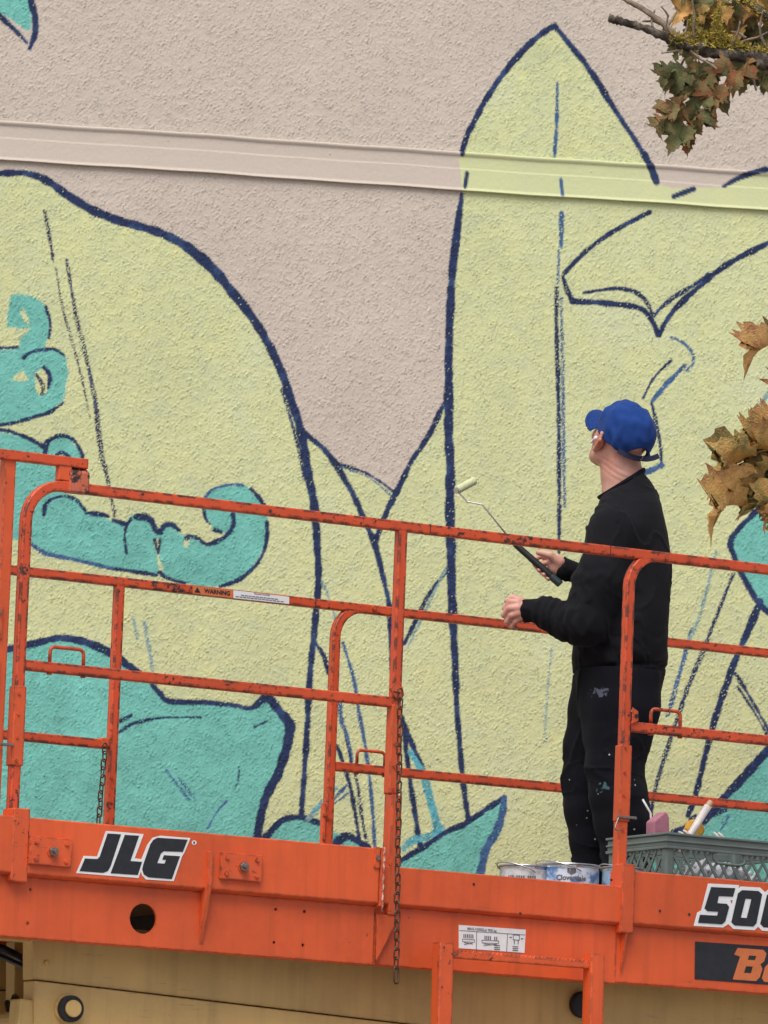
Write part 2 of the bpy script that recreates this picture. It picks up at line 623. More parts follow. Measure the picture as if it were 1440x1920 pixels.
# strokes: (points, widths, colour, dryness)
N_, B_, P_, A_, K_ = C_NAVY, C_BLUE, C_PALE, C_AQUA, C_INK
STROKES = [
    ([(-160, 338), (-60, 328), (0, 325), (50, 325), (90, 340), (125, 365), (175, 395), (225, 415), (275, 429), (320, 445), (360, 470), (400, 505), (435, 547), (471, 593), (502, 642), (529, 700), (547, 753), (564, 807), (573, 855), (580, 900), (589, 949), (595, 1027), (597, 1087), (592, 1153), (588, 1197), (583, 1247), (579, 1300), (573, 1413), (568, 1487), (565, 1530)],
     [10, 10, 10, 11, 13, 15, 15, 15, 15, 16, 18, 19, 17, 15, 14, 15, 15, 15, 15, 15, 15, 12, 11, 11, 12, 11, 11, 10, 10, 9], N_, .05),
    ([(529, 731), (551, 807), (562, 850), (571, 900)], [5, 6, 6, 5], N_, .5),
    ([(566, 808), (580, 820), (607, 842), (627, 867), (647, 900), (667, 937), (680, 967), (693, 997), (703, 1020), (713, 1060), (723, 1103), (730, 1137), (734, 1213), (737, 1300)], [9, 9, 10, 10, 10, 10, 10, 10, 11, 10, 9, 10, 9, 8], N_, .1),
    ([(630, 869), (673, 882), (707, 899), (737, 921)], [4, 5, 5, 4], N_, .3),
    ([(640, 876), (690, 895), (733, 928)], [3, 3, 4], B_, .6),
    ([(833, 757), (802, 820), (773, 863), (750, 910), (733, 943), (720, 972), (707, 1007), (703, 1022)], [8, 9, 8, 10, 11, 9, 9, 8], N_, .18),
    ([(866, 365), (855, 450), (847, 525), (842, 640), (841, 760), (842, 820), (844, 887), (844, 970), (846, 1053), (848, 1137), (850, 1187), (854, 1260), (857, 1333), (865, 1433), (873, 1500), (878, 1533)], [8, 14, 14, 14, 16, 16, 16, 16, 16, 15, 13, 11, 10, 9, 10, 8], N_, .1),
    ([(866, 290), (872, 265), (890, 225), (915, 180), (950, 130), (985, 90), (1020, 60), (1040, 49)], [7, 9, 10, 10, 11, 11, 11, 9], N_, .05),
    ([(1040, 49), (1070, 85), (1105, 130), (1140, 185), (1175, 240), (1205, 285), (1220, 315), (1230, 342)], [9, 10, 10, 10, 9, 10, 13, 13], N_, .05),
    ([(875, 326), (871, 352)], [7, 6], N_, .0),
    ([(1045, 155), (1044, 210), (1042, 260), (1040, 294)], [3, 5, 6, 4], B_, .35),
    ([(1051, 337), (1054, 366)], [5, 5], B_, .2),
    ([(1053, 400), (1052, 462)], [8, 7], B_, .35),
    ([(1048, 470), (1046, 530)], [4, 5], B_, .6),
    ([(1044, 540), (1043, 600), (1045, 680), (1048, 790), (1048, 870), (1049, 950), (1048, 1037)], [5, 6, 7, 7, 7, 7, 5], N_, .35),
    ([(1052, 560), (1055, 680), (1057, 850), (1059, 950)], [4, 5, 6, 4], B_, .55),
    ([(1218, 398), (1190, 412), (1140, 440), (1100, 470), (1058, 512)], [8, 9, 8, 7, 8], N_, .25),
    ([(1055, 518), (1064, 545), (1074, 565)], [5, 6, 8], N_, .2),
    ([(1074, 565), (1130, 568), (1190, 575), (1215, 590), (1235, 627)], [10, 10, 8, 8, 9], N_, .1),
    ([(1095, 549), (1150, 541), (1185, 545), (1210, 563), (1224, 590)], [4, 6, 7, 6, 5], N_, .3),
    ([(1226, 590), (1260, 560), (1300, 535), (1330, 515)], [8, 8, 7, 8], N_, .35),
    ([(1235, 627), (1265, 580), (1320, 530), (1370, 492), (1440, 456), (1560, 400)], [9, 9, 9, 9, 10, 10], N_, .12),
    ([(1263, 369), (1300, 355)], [8, 9], N_, .0),
    ([(1356, 350), (1390, 332), (1440, 318), (1560, 300)], [6, 9, 10, 10], N_, .05),
    ([(1258, 632), (1282, 643), (1298, 662), (1299, 682), (1288, 694)], [4, 5, 6, 5, 4], B_, .45),
    ([(1258, 676), (1225, 710), (1206, 747)], [4, 5, 5], N_, .3),
    ([(1284, 686), (1250, 720), (1223, 752)], [5, 9, 8], B_, .3),
    ([(1222, 757), (1232, 800), (1240, 850), (1239, 876)], [5, 5, 5, 6], N_, .35),
    ([(1240, 872), (1208, 888)], [11, 9], B_, .25),
    ([(83, 395), (92, 440), (100, 490)], [4, 5, 4], K_, .4),
    ([(104, 500), (118, 580), (133, 633), (151, 700), (169, 784)], [3, 4, 4, 4, 3], K_, .62),
    ([(125, 487), (142, 589), (162, 673), (178, 749), (184, 802), (191, 855), (204, 909), (215, 967)], [6, 7, 7, 9, 10, 9, 7, 6], K_, .58),
    ([(250, 1160), (258, 1200)], [6, 4], P_, .6),
    ([(270, 1167), (280, 1220), (285, 1257)], [6, 6, 6], P_, .5),
    # left figure
    ([(-60, -30), (0, 30), (30, 58), (50, 80)], [7, 7, 7, 6], N_, .1),
    ([(56, -20), (60, 10), (66, 35), (66, 60), (56, 91)], [11, 11, 11, 11, 7], N_, .05),
    ([(86, 575), (94, 605), (92, 634)], [4, 4, 4], N_, .3),
    ([(-160, 651), (0, 652), (33, 651)], [6, 6, 5], N_, .1),
    ([(44, 671), (58, 660), (80, 656), (102, 655), (120, 666)], [6, 6, 7, 5, 4], N_, .3),
    ([(0, 797), (27, 793), (62, 782), (93, 773), (119, 755)], [5, 6, 6, 6, 4], N_, .25),
    ([(82, 689), (93, 704), (91, 727)], [6, 8, 4], N_, .05),
    ([(66, 700), (80, 722), (78, 740)], [5, 7, 5], K_, .5),
    ([(-160, 795), (0, 806), (30, 813), (55, 822), (82, 838)], [6, 6, 6, 6, 6], N_, .1),
    ([(84, 856), (88, 831), (100, 821), (117, 817), (138, 825), (152, 848), (155, 862)], [6, 7, 5, 5, 6, 7, 6], N_, .15),
    ([(104, 855), (116, 849), (130, 856)], [6, 7, 6], N_, .3),
    ([(82, 965), (85, 947), (97, 936), (117, 931), (138, 934), (152, 947), (163, 963)], [6, 7, 5, 4, 5, 5, 4], N_, .3),
    ([(163, 962), (185, 964), (203, 968)], [5, 8, 6], N_, .15),
    ([(213, 976), (237, 983)], [7, 7], N_, .1),
    ([(245, 974), (237, 988), (234, 1010), (237, 1037)], [4, 4, 4, 3], N_, .15),
    ([(254, 969), (272, 970), (285, 978), (292, 995), (300, 997), (308, 986), (322, 984), (335, 994)], [8, 12, 9, 8, 9, 9, 10, 6], N_, .15),
    ([(350, 1009), (356, 1005), (372, 1010), (388, 1021), (408, 1014), (425, 1004), (437, 985), (437, 964)], [9, 7, 6, 7, 8, 7, 8, 8], N_, .25),
    ([(290, 1012), (297, 1038)], [4, 4], K_, .2),
    ([(300, 1012), (297, 1038)], [3, 3], K_, .2),
    ([(382, 955), (386, 973), (393, 982)], [6, 6, 4], N_, .35),
    ([(402, 993), (415, 998)], [7, 6], N_, .3),
    ([(384, 933), (400, 917), (431, 909), (455, 910)], [4, 4, 4, 5], B_, .3),
    ([(470, 917), (484, 931), (496, 949)], [6, 7, 6], N_, .15),
    ([(501, 980), (500, 1011), (491, 1042), (471, 1069), (444, 1089), (413, 1100)], [5, 6, 6, 7, 7, 5], N_, .15),
    ([(60, 1021), (87, 1038), (133, 1048), (173, 1057), (213, 1067)], [5, 6, 6, 5, 5], B_, .2),
    ([(218, 1067), (253, 1072), (293, 1078)], [5, 6, 6], N_, .15),
    ([(300, 1074), (313, 1084), (347, 1094)], [9, 6, 4], N_, .3),
    ([(-160, 1238), (-60, 1230), (0, 1221), (52, 1209), (100, 1198), (127, 1197), (167, 1206), (207, 1224), (233, 1243), (262, 1262)], [12, 12, 12, 13, 12, 13, 14, 14, 14, 10], N_, .1),
    ([(285, 1284), (300, 1300), (317, 1315), (383, 1317), (440, 1323), (470, 1328), (490, 1314), (503, 1309), (523, 1332), (542, 1357), (544, 1368), (536, 1407), (522, 1450), (502, 1487), (492, 1517), (482, 1570), (474, 1650)], [7, 10, 9, 9, 9, 8, 12, 16, 17, 18, 18, 17, 16, 16, 14, 13, 13], N_, .08),
    ([(225, 1352), (246, 1341)], [7, 5], N_, .3),
    ([(224, 1373), (246, 1358), (275, 1350), (300, 1346), (340, 1345), (376, 1345)], [5, 6, 6, 4, 3, 4], N_, .4),
    ([(478, 1363), (500, 1352)], [5, 3], N_, .3),
    ([(312, 1445), (335, 1475), (357, 1503)], [5, 5, 4], B_, .6),
    ([(335, 1458), (366, 1500)], [4, 4], B_, .6),
    ([(425, 1502), (405, 1525), (390, 1553)], [4, 4, 4], B_, .5),
    ([(448, 1438), (447, 1462), (443, 1474)], [2, 2, 2], N_, .2),
    ([(498, 1570), (523, 1543), (540, 1534), (567, 1533), (598, 1543)], [10, 10, 9, 9, 10], N_, .12),
    ([(620, 1587), (640, 1573), (655, 1569), (690, 1589)], [13, 14, 12, 10], N_, .1),
    ([(592, 1207), (607, 1230), (616, 1262)], [7, 8, 7], N_, .2),
    ([(605, 1092), (620, 1130), (629, 1162)], [4, 4, 4], P_, .3),
    ([(643, 1205), (657, 1250), (667, 1293), (673, 1333), (687, 1413), (697, 1500), (703, 1587)], [4, 5, 6, 5, 6, 5, 6], B_, .2),
    ([(636, 1318), (641, 1353), (653, 1387), (659, 1428)], [8, 7, 6, 7], B_, .35),
    ([(632, 1398), (640, 1420), (657, 1477), (667, 1533), (674, 1575)], [5, 6, 6, 6, 6], N_, .2),
    ([(647, 1380), (660, 1433), (670, 1467), (677, 1520), (688, 1585)], [4, 5, 5, 6, 5], N_, .5),
    ([(626, 1498), (651, 1472)], [5, 5], B_, .2),
    ([(628, 1506), (654, 1486)], [3, 3], B_, .3),
    ([(578, 1535), (600, 1512)], [9, 8], P_, .2),
    ([(754, 1345), (760, 1387), (768, 1460), (777, 1517), (783, 1560), (789, 1588)], [6, 8, 8, 9, 9, 9], N_, .1),
    ([(756, 1356), (773, 1397), (794, 1442)], [9, 10, 7], N_, .2),
    ([(770, 1410), (793, 1453), (807, 1500), (823, 1562)], [9, 12, 12, 14], A_, .15),
    ([(758, 1207), (780, 1163), (803, 1117), (837, 1070)], [6, 7, 6, 6], N_, .3),
    ([(764, 1215), (800, 1140), (836, 1066)], [3, 4, 4], P_, .4),
    ([(748, 1616), (793, 1589), (833, 1562), (873, 1544), (920, 1512), (945, 1495)], [9, 9, 9, 9, 10, 9], N_, .15),
    ([(945, 1495), (944, 1515), (932, 1558), (912, 1592), (902, 1634), (890, 1700)], [9, 12, 13, 14, 14, 14], B_, .15),
    ([(1297, 1180), (1282, 1236), (1264, 1300), (1252, 1341)], [7, 8, 8, 6], B_, .5),
    ([(1375, 1076), (1332, 1185), (1312, 1236), (1290, 1289), (1271, 1345), (1252, 1401), (1237, 1450), (1226, 1491), (1220, 1530)], [5, 6, 8, 8, 7, 7, 7, 6, 6], N_, .45),
    ([(1343, 1033), (1315, 1145), (1294, 1197)], [4, 5, 6], P_, .5),
    ([(1425, 1128), (1404, 1180), (1376, 1244), (1350, 1319), (1335, 1367), (1320, 1427), (1305, 1487), (1290, 1530)], [14, 13, 12, 11, 10, 9, 9, 8], N_, .2),
    ([(1380, 1264), (1406, 1307), (1440, 1367), (1500, 1470)], [5, 6, 6, 6], N_, .25),
    ([(1384, 1289), (1414, 1335), (1442, 1385)], [4, 5, 5], N_, .3),
    ([(1560, 1290), (1440, 1407), (1399, 1452), (1357, 1497), (1318, 1541), (1262, 1560)], [16, 16, 15, 14, 12, 10], N_, .15),
    ([(1366, 1530), (1352, 1556)], [5, 4], B_, .6),
    ([(1035, 1217), (1027, 1292), (1021, 1390)], [5, 5, 6], P_, .72),
    ([(588, 1520), (610, 1500), (630, 1478)], [6, 7, 6], A_, .5),
    ([(758, 1590), (775, 1575), (800, 1570), (830, 1552)], [12, 14, 12, 10], A_, .4),
    ([(1450, 925), (1416, 960), (1384, 993), (1370, 1016), (1376, 1042), (1393, 1080), (1410, 1111), (1427, 1136), (1460, 1152), (1600, 1170)], [8, 8, 9, 11, 9, 10, 11, 11, 11, 11], N_, .1),
    ([(1446, 730), (1426, 762), (1420, 795)], [6, 6, 5], P_, .3),
    ([(1300, 1538), (1330, 1528), (1362, 1518)], [16, 14, 8], N_, .5),
]


def paint(px, py, hgt, fin, l1, l2):
    """colour and region number of every wall point"""
    col = np.empty(px.shape + (3,), np.float32)
    reg = np.zeros(px.shape, np.int16)
    col[:] = C_BARE
    col *= (1 + 0.016 * l2 + 0.010 * l1)[..., None]
    wob = 0.9 * fin + 1.0 * l1
    d = poly_sd(px, py, YELLOW) + wob
    k = smoothstep(1.5, -1.5, d)[..., None]
    yc = C_YEL * (1 + 0.02 * l2 + 0.018 * l1)[..., None]
    thin = smoothstep(1.1, 2.4, l2 + 0.4 * l1)[..., None] * .22       # thinly rolled patches
    yc = yc * (1 - thin) + np.array(lin(188, 196, 176)) * thin
    yc = yc * (1 + np.array([0.008, 0.0, -0.025]) * l1[..., None])
    col = col * (1 - k) + yc * k
    reg[d < 0] = 1
    for i, T in enumerate(TEAL):
        P = np.array(T)
        s = (px > P[:, 0].min() - 8) & (px < P[:, 0].max() + 8) & (py > P[:, 1].min() - 8) & (py < P[:, 1].max() + 8)
        if not s.any(): continue
        ii = np.nonzero(s)
        d = poly_sd(px[ii], py[ii], T) + wob[ii] * 1.2
        cov = smoothstep(1.5, -1.5, d)
        cov *= np.where((hgt[ii] < -1.0) & (fin[ii] > .9), 0.45, 1)
        c_ = C_TEAL * (1 + 0.03 * l2[ii] + 0.045 * l1[ii])[..., None]
        col[ii] = col[ii] * (1 - cov[..., None]) + c_ * cov[..., None]
        r = reg[ii]
        r[d < 0] = 2 + i
        reg[ii] = r
    for T in CUT:
        P = np.array(T)
        s = (px > P[:, 0].min() - 4) & (px < P[:, 0].max() + 4) & (py > P[:, 1].min() - 4) & (py < P[:, 1].max() + 4)
        ii = np.nonzero(s)
        d = poly_sd(px[ii], py[ii], T) + wob[ii]
        cov = smoothstep(1.2, -1.2, d)[..., None]
        col[ii] = col[ii] * (1 - cov) + C_YEL * cov
        r = reg[ii]
        r[d < 0] = 1
        reg[ii] = r
    for i, (pts, wid, cc, dry) in enumerate(STROKES):
        C = catmull([(*p, w) for p, w in zip(pts, wid)], 5)
        w_ = C[:, 2] * (1 + 0.10 * np.sin(np.arange(len(C)) * 1.7 + i))
        s = (px > C[:, 0].min() - 14) & (px < C[:, 0].max() + 14) & (py > C[:, 1].min() - 14) & (py < C[:, 1].max() + 14)
        if not s.any(): continue
        ii = np.nonzero(s)
        d = line_sd(px[ii], py[ii], C[:, :2], w_ + 1.6) + wob[ii] * .6
        cov = smoothstep(1.3, -1.3, d)
        hn = 1.1 * hgt[ii] + .8 * fin[ii] + .3 * l1[ii]
        if dry > 0:
            thr = -2.7 + 3.5 * dry + np.clip(d + 3, 0, 3) * .16
            cov = cov * smoothstep(thr - .35, thr + .35, hn)
        tone = (1 + .10 * l1[ii] + .08 * fin[ii])[..., None]
        lite = smoothstep(.4, 1.8, l1[ii] - .3 * hgt[ii])[..., None] * .22
        c_ = (cc * (1 - lite) + C_BLUE * lite) * tone
        col[ii] = col[ii] * (1 - cov[..., None]) + c_ * cov[..., None]
        r = reg[ii]
        r[cov > .5] = 20 + i
        reg[ii] = r
    return np.clip(col, 0.003, 0.95), reg


def attr_mat(name, bump_scale, rough=0.75):
    mt, t, b = new_mat(name)
    a = nd(t, 'ShaderNodeAttribute', attribute_name='paint')
    tc = nd(t, 'ShaderNodeTexCoord').outputs['Object']
    n = noise(t, 420, 3, 0.6, tc)
    cc = mix(t, 1.0, a.outputs['Color'], ramp(t, n, [(0.3, 0.90), (0.7, 1.0)]), 'MULTIPLY')
    t.links.new(cc, b.inputs['Base Color'])
    b.inputs['Roughness'].default_value = rough
    b.inputs['Specular IOR Level'].default_value = 0.25
    bump(t, b, noise(t, bump_scale, 4, 0.65, tc), 0.55, 0.002)
    return mt


M['stucco'] = attr_mat('painted_stucco', 190)
M['flash'] = attr_mat('painted_flashing', 60, 0.5)


def set_paint(me, col):
    ca = me.color_attributes.new('paint', 'FLOAT_COLOR', 'POINT')
    c4 = np.ones((len(col), 4), np.float32)
    c4[:, :3] = col
    ca.data.foreach_set('color', c4.ravel())


hn_ = (hs * .9).astype(np.float32)
COLR, REG = paint(PX, PY, hn_, fine, lo1, lo2)
wall = empty('painted_wall', (0, WALL_Y, 0))
tag(wall, 'stucco wall with an unfinished yellow and teal mural outlined in navy', 'wall')
Vall = np.stack([XX, -HGT, ZZ], -1).reshape(-1, 3)
Call = COLR.reshape(-1, 3)
idx = np.arange(NXg * NZg).reshape(NZg, NXg)
Q = np.stack([idx[:-1, :-1], idx[:-1, 1:], idx[1:, 1:], idx[1:, :-1]], -1).reshape(-1, 4)
rq = REG[:-1, :-1].ravel().copy()
# tiny specks of dry strokes stay with the surface they sit on
NAMES = {0: 'bare_stucco', 1: 'yellow_paint'}
for rid in np.unique(rq):
    sel = Q[rq == rid]
    used = np.unique(sel)
    remap = np.zeros(len(Vall), np.int32)
    remap[used] = np.arange(len(used))
    nm = NAMES.get(int(rid), 'teal_paint' if rid < 20 else 'painted_line')
    me = mesh_np(nm, Vall[used], remap[sel])
    set_paint(me, Call[used])
    me.materials.append(M['stucco'])
    smooth(me)
    o = link(bpy.data.objects.new(nm, me), wall)
# smooth normals continue across the pieces because they share their border points' relief

# the rest of the wall, beyond the relief that the picture shows
M['stucco_far'], t, b = new_mat('stucco_beyond')
tc = nd(t, 'ShaderNodeTexCoord').outputs['Object']
t.links.new(ramp(t, noise(t, 4, 4, .6, tc), [(0.3, tuple(C_BARE * .94)), (0.7, tuple(C_BARE * 1.04))]), b.inputs['Base Color'])
b.inputs['Roughness'].default_value = 0.8
bump(t, b, noise(t, 42, 5, 0.6, tc), 0.9, 0.006)
o_ = MB()
for x0, x1, z0, z1 in ((-14, GX0, 0, 8.6), (GX1, 14, 0, 8.6), (GX0, GX1, 0, GZ0), (GX0, GX1, GZ1, 8.6)):
    o_.add([(x0, 0, z0), (x1, 0, z0), (x1, 0, z1), (x0, 0, z1)], [(0, 1, 2, 3)])
o_.build('outer_stucco', M['stucco_far'], wall)
MB().box(-14, 14, 0.02, 0.35, 0, 8.6).build('wall_core', M['stucco_far'], wall)

# metal flashing strip: top lip, flat face, crease, lower face, drip edge
zt = on_wall(720, 277)[2]
zb_ = on_wall(720, 348)[2]
H = zt - zb_
prof = [(0.000, 0.006), (-0.016, 0.004), (-0.018, 0.0), (-0.018, -0.007), (-0.010, -0.011), (-0.0085, -0.016), (-0.0085, -0.058), (-0.0098, -0.0595), (-0.0098, -0.062), (-0.0105, -H * .62), (-0.013, -H + .008), (-0.021, -H + .003), (-0.021, -H), (-0.018, -H - .001), (0.0, -H + .006)]
dense = []
for a, bb in zip(prof[:-1], prof[1:]):
    L = math.hypot(bb[0] - a[0], bb[1] - a[1])
    nseg = max(1, int(L / 0.006))
    for i in range(nseg):
        dense.append((a[0] + (bb[0] - a[0]) * i / nseg, a[1] + (bb[1] - a[1]) * i / nseg))
dense.append(prof[-1])
dp = np.array(dense)
dp[:, 0] *= 0.66
fx = np.arange(GX0, GX1, 0.0045)
wav = 0.0012 * np.sin(fx * 3.1) + 0.0009 * np.sin(fx * 7.7 + 1) + 0.0006 * np.sin(fx * 19 + 2)
FX = np.repeat(fx[None, :], len(dp), 0)
FYy = dp[:, 0][:, None] - np.abs(wav)[None, :] * .8
FZ = zt + dp[:, 1][:, None] + wav[None, :]
jit = nrs.standard_normal(FX.shape) * 0.00018
fpx, fpy = wall_px(FX, FZ)
z0_ = np.zeros(FX.shape, np.float32)
fl1 = np.interp(FX, fx, np.convolve(nrs.standard_normal(len(fx)), np.ones(21) / 21, 'same') * 3)
fc, fr = paint(fpx, fpy, z0_ + .6, nrs.standard_normal(FX.shape).astype(np.float32) * .25, fl1 * .6, z0_)
fi = np.arange(FX.size).reshape(FX.shape)
fQ = np.stack([fi[:-1, :-1], fi[1:, :-1], fi[1:, 1:], fi[:-1, 1:]], -1).reshape(-1, 4)
me = mesh_np('flashing_strip', np.stack([FX, FYy + jit, FZ], -1).reshape(-1, 3), fQ)
set_paint(me, fc.reshape(-1, 3))
me.materials.append(M['flash'])
fl = link(bpy.data.objects.new('flashing_strip', me), wall)
for x0, x1 in ((-14, GX0), (GX1 - .004, 14)):
    b_ = MB()
    k = len(prof)
    vv = [(x, p[0], zt + p[1]) for x in (x0, x1) for p in prof]
    b_.add(vv, [(i, i + 1, k + i + 1, k + i) for i in range(k - 1)])
    b_.build('flashing_strip', M['stucco_far'], wall)
for px_, py_ in ((315, 264), (618, 289), (550, 272), (1108, 322), (812, 291)):
    p = on_wall(px_, py_)
    b_ = MB().cyl((p[0], -0.0055, p[2]), (0, -1, 0), 0.004, 0.0025, 8, 0.002)
    b_.build('nail_head', M['stucco_far'] if px_ < 860 else plain('nail_yellow', tuple(C_YEL), .6), wall, sm=False)

# ------------------------------------------------------------------ scissor lift
LIFT_C = (2.4, 0.93)
lw = plat_to_world((*LIFT_C, 0))
lift = empty('scissor_lift', (lw[0], lw[1], 0), A_PLAT)
tag(lift, 'orange scissor lift with worn guard rails, raised in front of the mural', 'scissor lift')
LOC = (-LIFT_C[0], -LIFT_C[1], DZ)


def part(mb, name, mat, parent=None, bevel=0.0, sm=False, label=None, seg=2):
    o = mb.build(name, M[mat] if isinstance(mat, str) else mat, parent or lift, LOC if parent is None else None, bevel, seg, sm)
    if label: o['label'] = label
    return o


WID = 1.8685
XN1, XN2, XN3 = 0.4388, 1.7412, 2.5818
XL, XR = -0.9, 4.6
TS = 0.0315                     # tube width
ZT, ZM = 1.1, 0.55
ZD = -0.05                       # deck surface
YV = (0, 1, 0)
sq = rsquare(TS, 0.005)


def zat(px, py, Y): return PL(px, py, Y)[2]
def xat(px, py, Y): return PL(px, py, Y)[0]


# --- rails and posts. near side (Y=0), far side (Y=WID)
def rail(name, path, s=TS, r=0.005, mat='orange_rail', s2=None):
    sec, fl_ = rsquare_edge(s, r, 3, s2)
    o = part(MB().sweep(path, sec, YV), name, mat)
    at_ = o.data.attributes.new('edge', 'FLOAT', 'POINT')
    at_.data.foreach_set('value', np.tile(np.array(fl_, np.float32), len(path)))
    return o


ntr = rail('top_rail', fillet([(XN1, 0, -0.02), (XN1, 0, ZT), (XR - .1, 0, ZT), (XR - .1, 0, 0)], 0.115))
ftr = rail('top_rail', fillet([(XN1, WID, -0.02), (XN1, WID, ZT), (XR - .1, WID, ZT), (XR - .1, WID, 0)], 0.115))
rail('mid_rail', [(XN1 + .014, 0, ZM), (XN2 - .016, 0, ZM)])
nmr = rail('mid_rail', [(XN3 + .016, 0, ZM), (XR - .114, 0, ZM)])
rail('mid_rail', [(XN1 + .014, WID, ZM), (XN2 - .016, WID, ZM)])
fmr = rail('mid_rail', [(XN3 + .016, WID, ZM), (XR - .114, WID, ZM)])
for Y in (0, WID):
    rail('guard_post', [(XN2, Y, 0.0), (XN2, Y, ZT - TS / 2 + .002)])
    rail('guard_post', fillet([(XN3, Y, 0.0), (XN3, Y, ZT - .001), (XN3 + .22, Y, ZT - .001)], 0.105), TS - .001)
    rail('guard_post', [(3.72, Y, 0.0), (3.72, Y, ZT - TS / 2 + .002)])
# end rails across the right-hand end
for z in (ZT - .002, ZM):
    part(MB().sweep([(XR - .1, .016, z), (XR - .1, WID - .016, z)], rsquare(TS - .002, .005), (1, 0, 0)), 'end_rail', 'orange_rail')

# sleeves and sockets
def sq_box(name, X, Y, z0, z1, s, mat='orange', bevel=0.004, sy=None):
    sy = sy or s
    return part(MB().box(X - s / 2, X + s / 2, Y - sy / 2, Y + sy / 2, z0, z1), name, mat, None, bevel)


z = lambda py, px, Y=0: zat(px, py, Y)
sq_box('post_sleeve', XN1, 0, z(1437, 33), z(1287, 36), 0.040)
sq_box('post_socket', XN1 - .004, -.036, z(1656, 16), z(1518, 20), 0.056, sy=.075)
sq_box('post_sleeve', XN2, 0, z(1490, 735), z(1322, 742), 0.037)
sq_box('post_socket', XN2 - .007, -.028, z(1716, 725, -.03), z(1493, 735), 0.036, sy=.045)
sq_box('post_sleeve', XN3, 0, z(1541, 1165), z(1398, 1172), 0.040)
sq_box('post_socket', XN3 - .002, -.032, z(1750, 1160, -.03), z(1622, 1165), 0.047, sy=.055)
sq_box('post_sleeve', XN3 - .002, 0, z(1400, 1168) - .42, z(1541, 1165), 0.034)
for X in (XN2, XN3):
    sq_box('post_sleeve', X, WID, -.02, .17, 0.038)
    sq_box('post_joint', X, WID, .17, .178, 0.034, 'dark', .001)
part(MB().box(XN3 - .034, XN3 - .022, WID - .026, WID - .004, .06, .42), 'hinge_plate', 'orange', None, .003)
for zz in (.1, .2, .3, .38):
    part(MB().cyl((XN3 - .030, WID - .026, zz), (0, -1, 0), .007, .006, 6), 'bolt', 'orange')
for X, Y, zs_ in ((XN1, -.02, (.46, .40, .33, .26)), (XN2, -.02, (.42, .35, .28)), (XN3, -.02, (.48, .40, .33, .22)), (XN2, WID - .02, (.44, .36, .25)), (XN3, WID - .02, (.48, .37, .12))):
    for zz in zs_:
        part(MB().cyl((X - .006, Y, zz), (0, -1, 0), .0052, .004, 6), 'rivet', 'orange')

# sliding extension: its rail rides on the main rail at the left
EX = XN1 - .062
ez = ZT + .0755
part(MB().sweep([(XL, 0, ez), (xat(161, 878, 0), 0, ez)], rsquare(TS - .001, .004), YV), 'extension_rail', 'orange_rail')
part(MB().sweep([(EX, 0.012, ez - .01), (EX, 0.012, -.2)], rsquare(TS + .006, .004), YV), 'extension_post', 'orange')
part(MB().sweep([(XL, 0.02, ZM + .02), (EX, 0.02, ZM + .02)], rsquare(TS - .004, .004), YV), 'extension_rail', 'orange_rail')
part(MB().box(xat(107, 890, 0), xat(131, 890, 0), -.014, .014, ZT + .017, ez - .0135), 'slide_bracket', 'orange', None, .003)
gb = MB()
gx0, gx1 = xat(131, 900, -.02), xat(168, 900, -.02)
gb.prism([(gx0, -.021, ZT - .016), (gx0, -.023, ZT + .045), (gx0, .0, ZT + .062), (gx0, .024, ZT + .045), (gx0, .021, ZT - .016)], (gx1 - gx0, 0, 0))
M['worn_block'] = worn_paint('worn_block_paint', (0.50, 0.12, 0.06), chips=0.5, edge=1.0)
part(gb, 'slide_block', 'worn_block', None, .004)
part(MB().box(EX - .05, EX - .004, -.012, -.006, .62, .72), 'latch_plate', 'orange', None, .002)
part(MB().box(EX - .05, EX - .010, -.016, -.008, .40, .56), 'latch_plate', 'orange', None, .002)
for zz in (.64, .70, .42, .50):
    part(MB().cyl((EX - .018, -.012, zz), (0, -1, 0), .006, .006, 6), 'bolt', 'steel')
part(MB().cyl((EX - .03, -.02, .305), (1, 0, 0), .0045, .075, 8), 'lock_pin', 'steel')

# grab handles
def handle(rl, p0, p1, Y, zr, h=.048):
    x0, x1 = p0, p1
    mb = MB().sweep(fillet([(x0, Y, zr + TS / 2 - .003), (x0, Y, zr + TS / 2 + h), (x1, Y, zr + TS / 2 + h), (x1, Y, zr + TS / 2 - .003)], .016, 5), circle(.0058, 8))
    mb.cyl((x0, Y, zr - TS / 2 - .005), (0, 0, 1), .008, .006, 8).cyl((x1, Y, zr - TS / 2 - .005), (0, 0, 1), .008, .006, 8)
    return part(mb, 'grab_handle', 'orange_rail', None, 0, True)


handle(None, xat(93, 1243, 0), xat(156, 1248, 0), 0, ZM)
handle(None, xat(1220, 1360, 0), xat(1275, 1364, 0), 0, ZM)
handle(None, xat(669, 1430, WID), xat(721, 1436, WID), WID, ZM)

# chain eyes and chains
def eye(X, Y, zz, flip=1):
    mb = MB()
    L = [(X + dx * flip, Y, zz + dz) for dx, dz in ((-.030, .004), (-.012, .026), (.018, .014), (.024, -.012), (.004, -.030), (-.012, -.018))]
    mb.prism(L, (0, -.006, 0))
    return part(mb, 'chain_eye', 'orange', None, .002)


eye(XN2 - .004, -.018, z(1297, 738))
e2 = MB()
zz = z(1345, 1186)
e2.prism([(XN3 + .014, -.018, zz + .03), (XN3 + .036, -.018, zz + .018), (XN3 + .038, -.018, zz - .012), (XN3 + .014, -.018, zz - .024)], (0, -.006, 0))
part(e2, 'chain_eye', 'orange', None, .002)
part(MB().cyl((XN3 + .028, -.0245, zz + .002), (0, -1, 0), .007, .002, 10), 'eye_hole', 'dark')
part(MB().box(XN2 - .052, XN2 - .020, WID - .022, WID + .0, ZM - .012, ZM + .020), 'chain_eye', 'orange', None, .004)


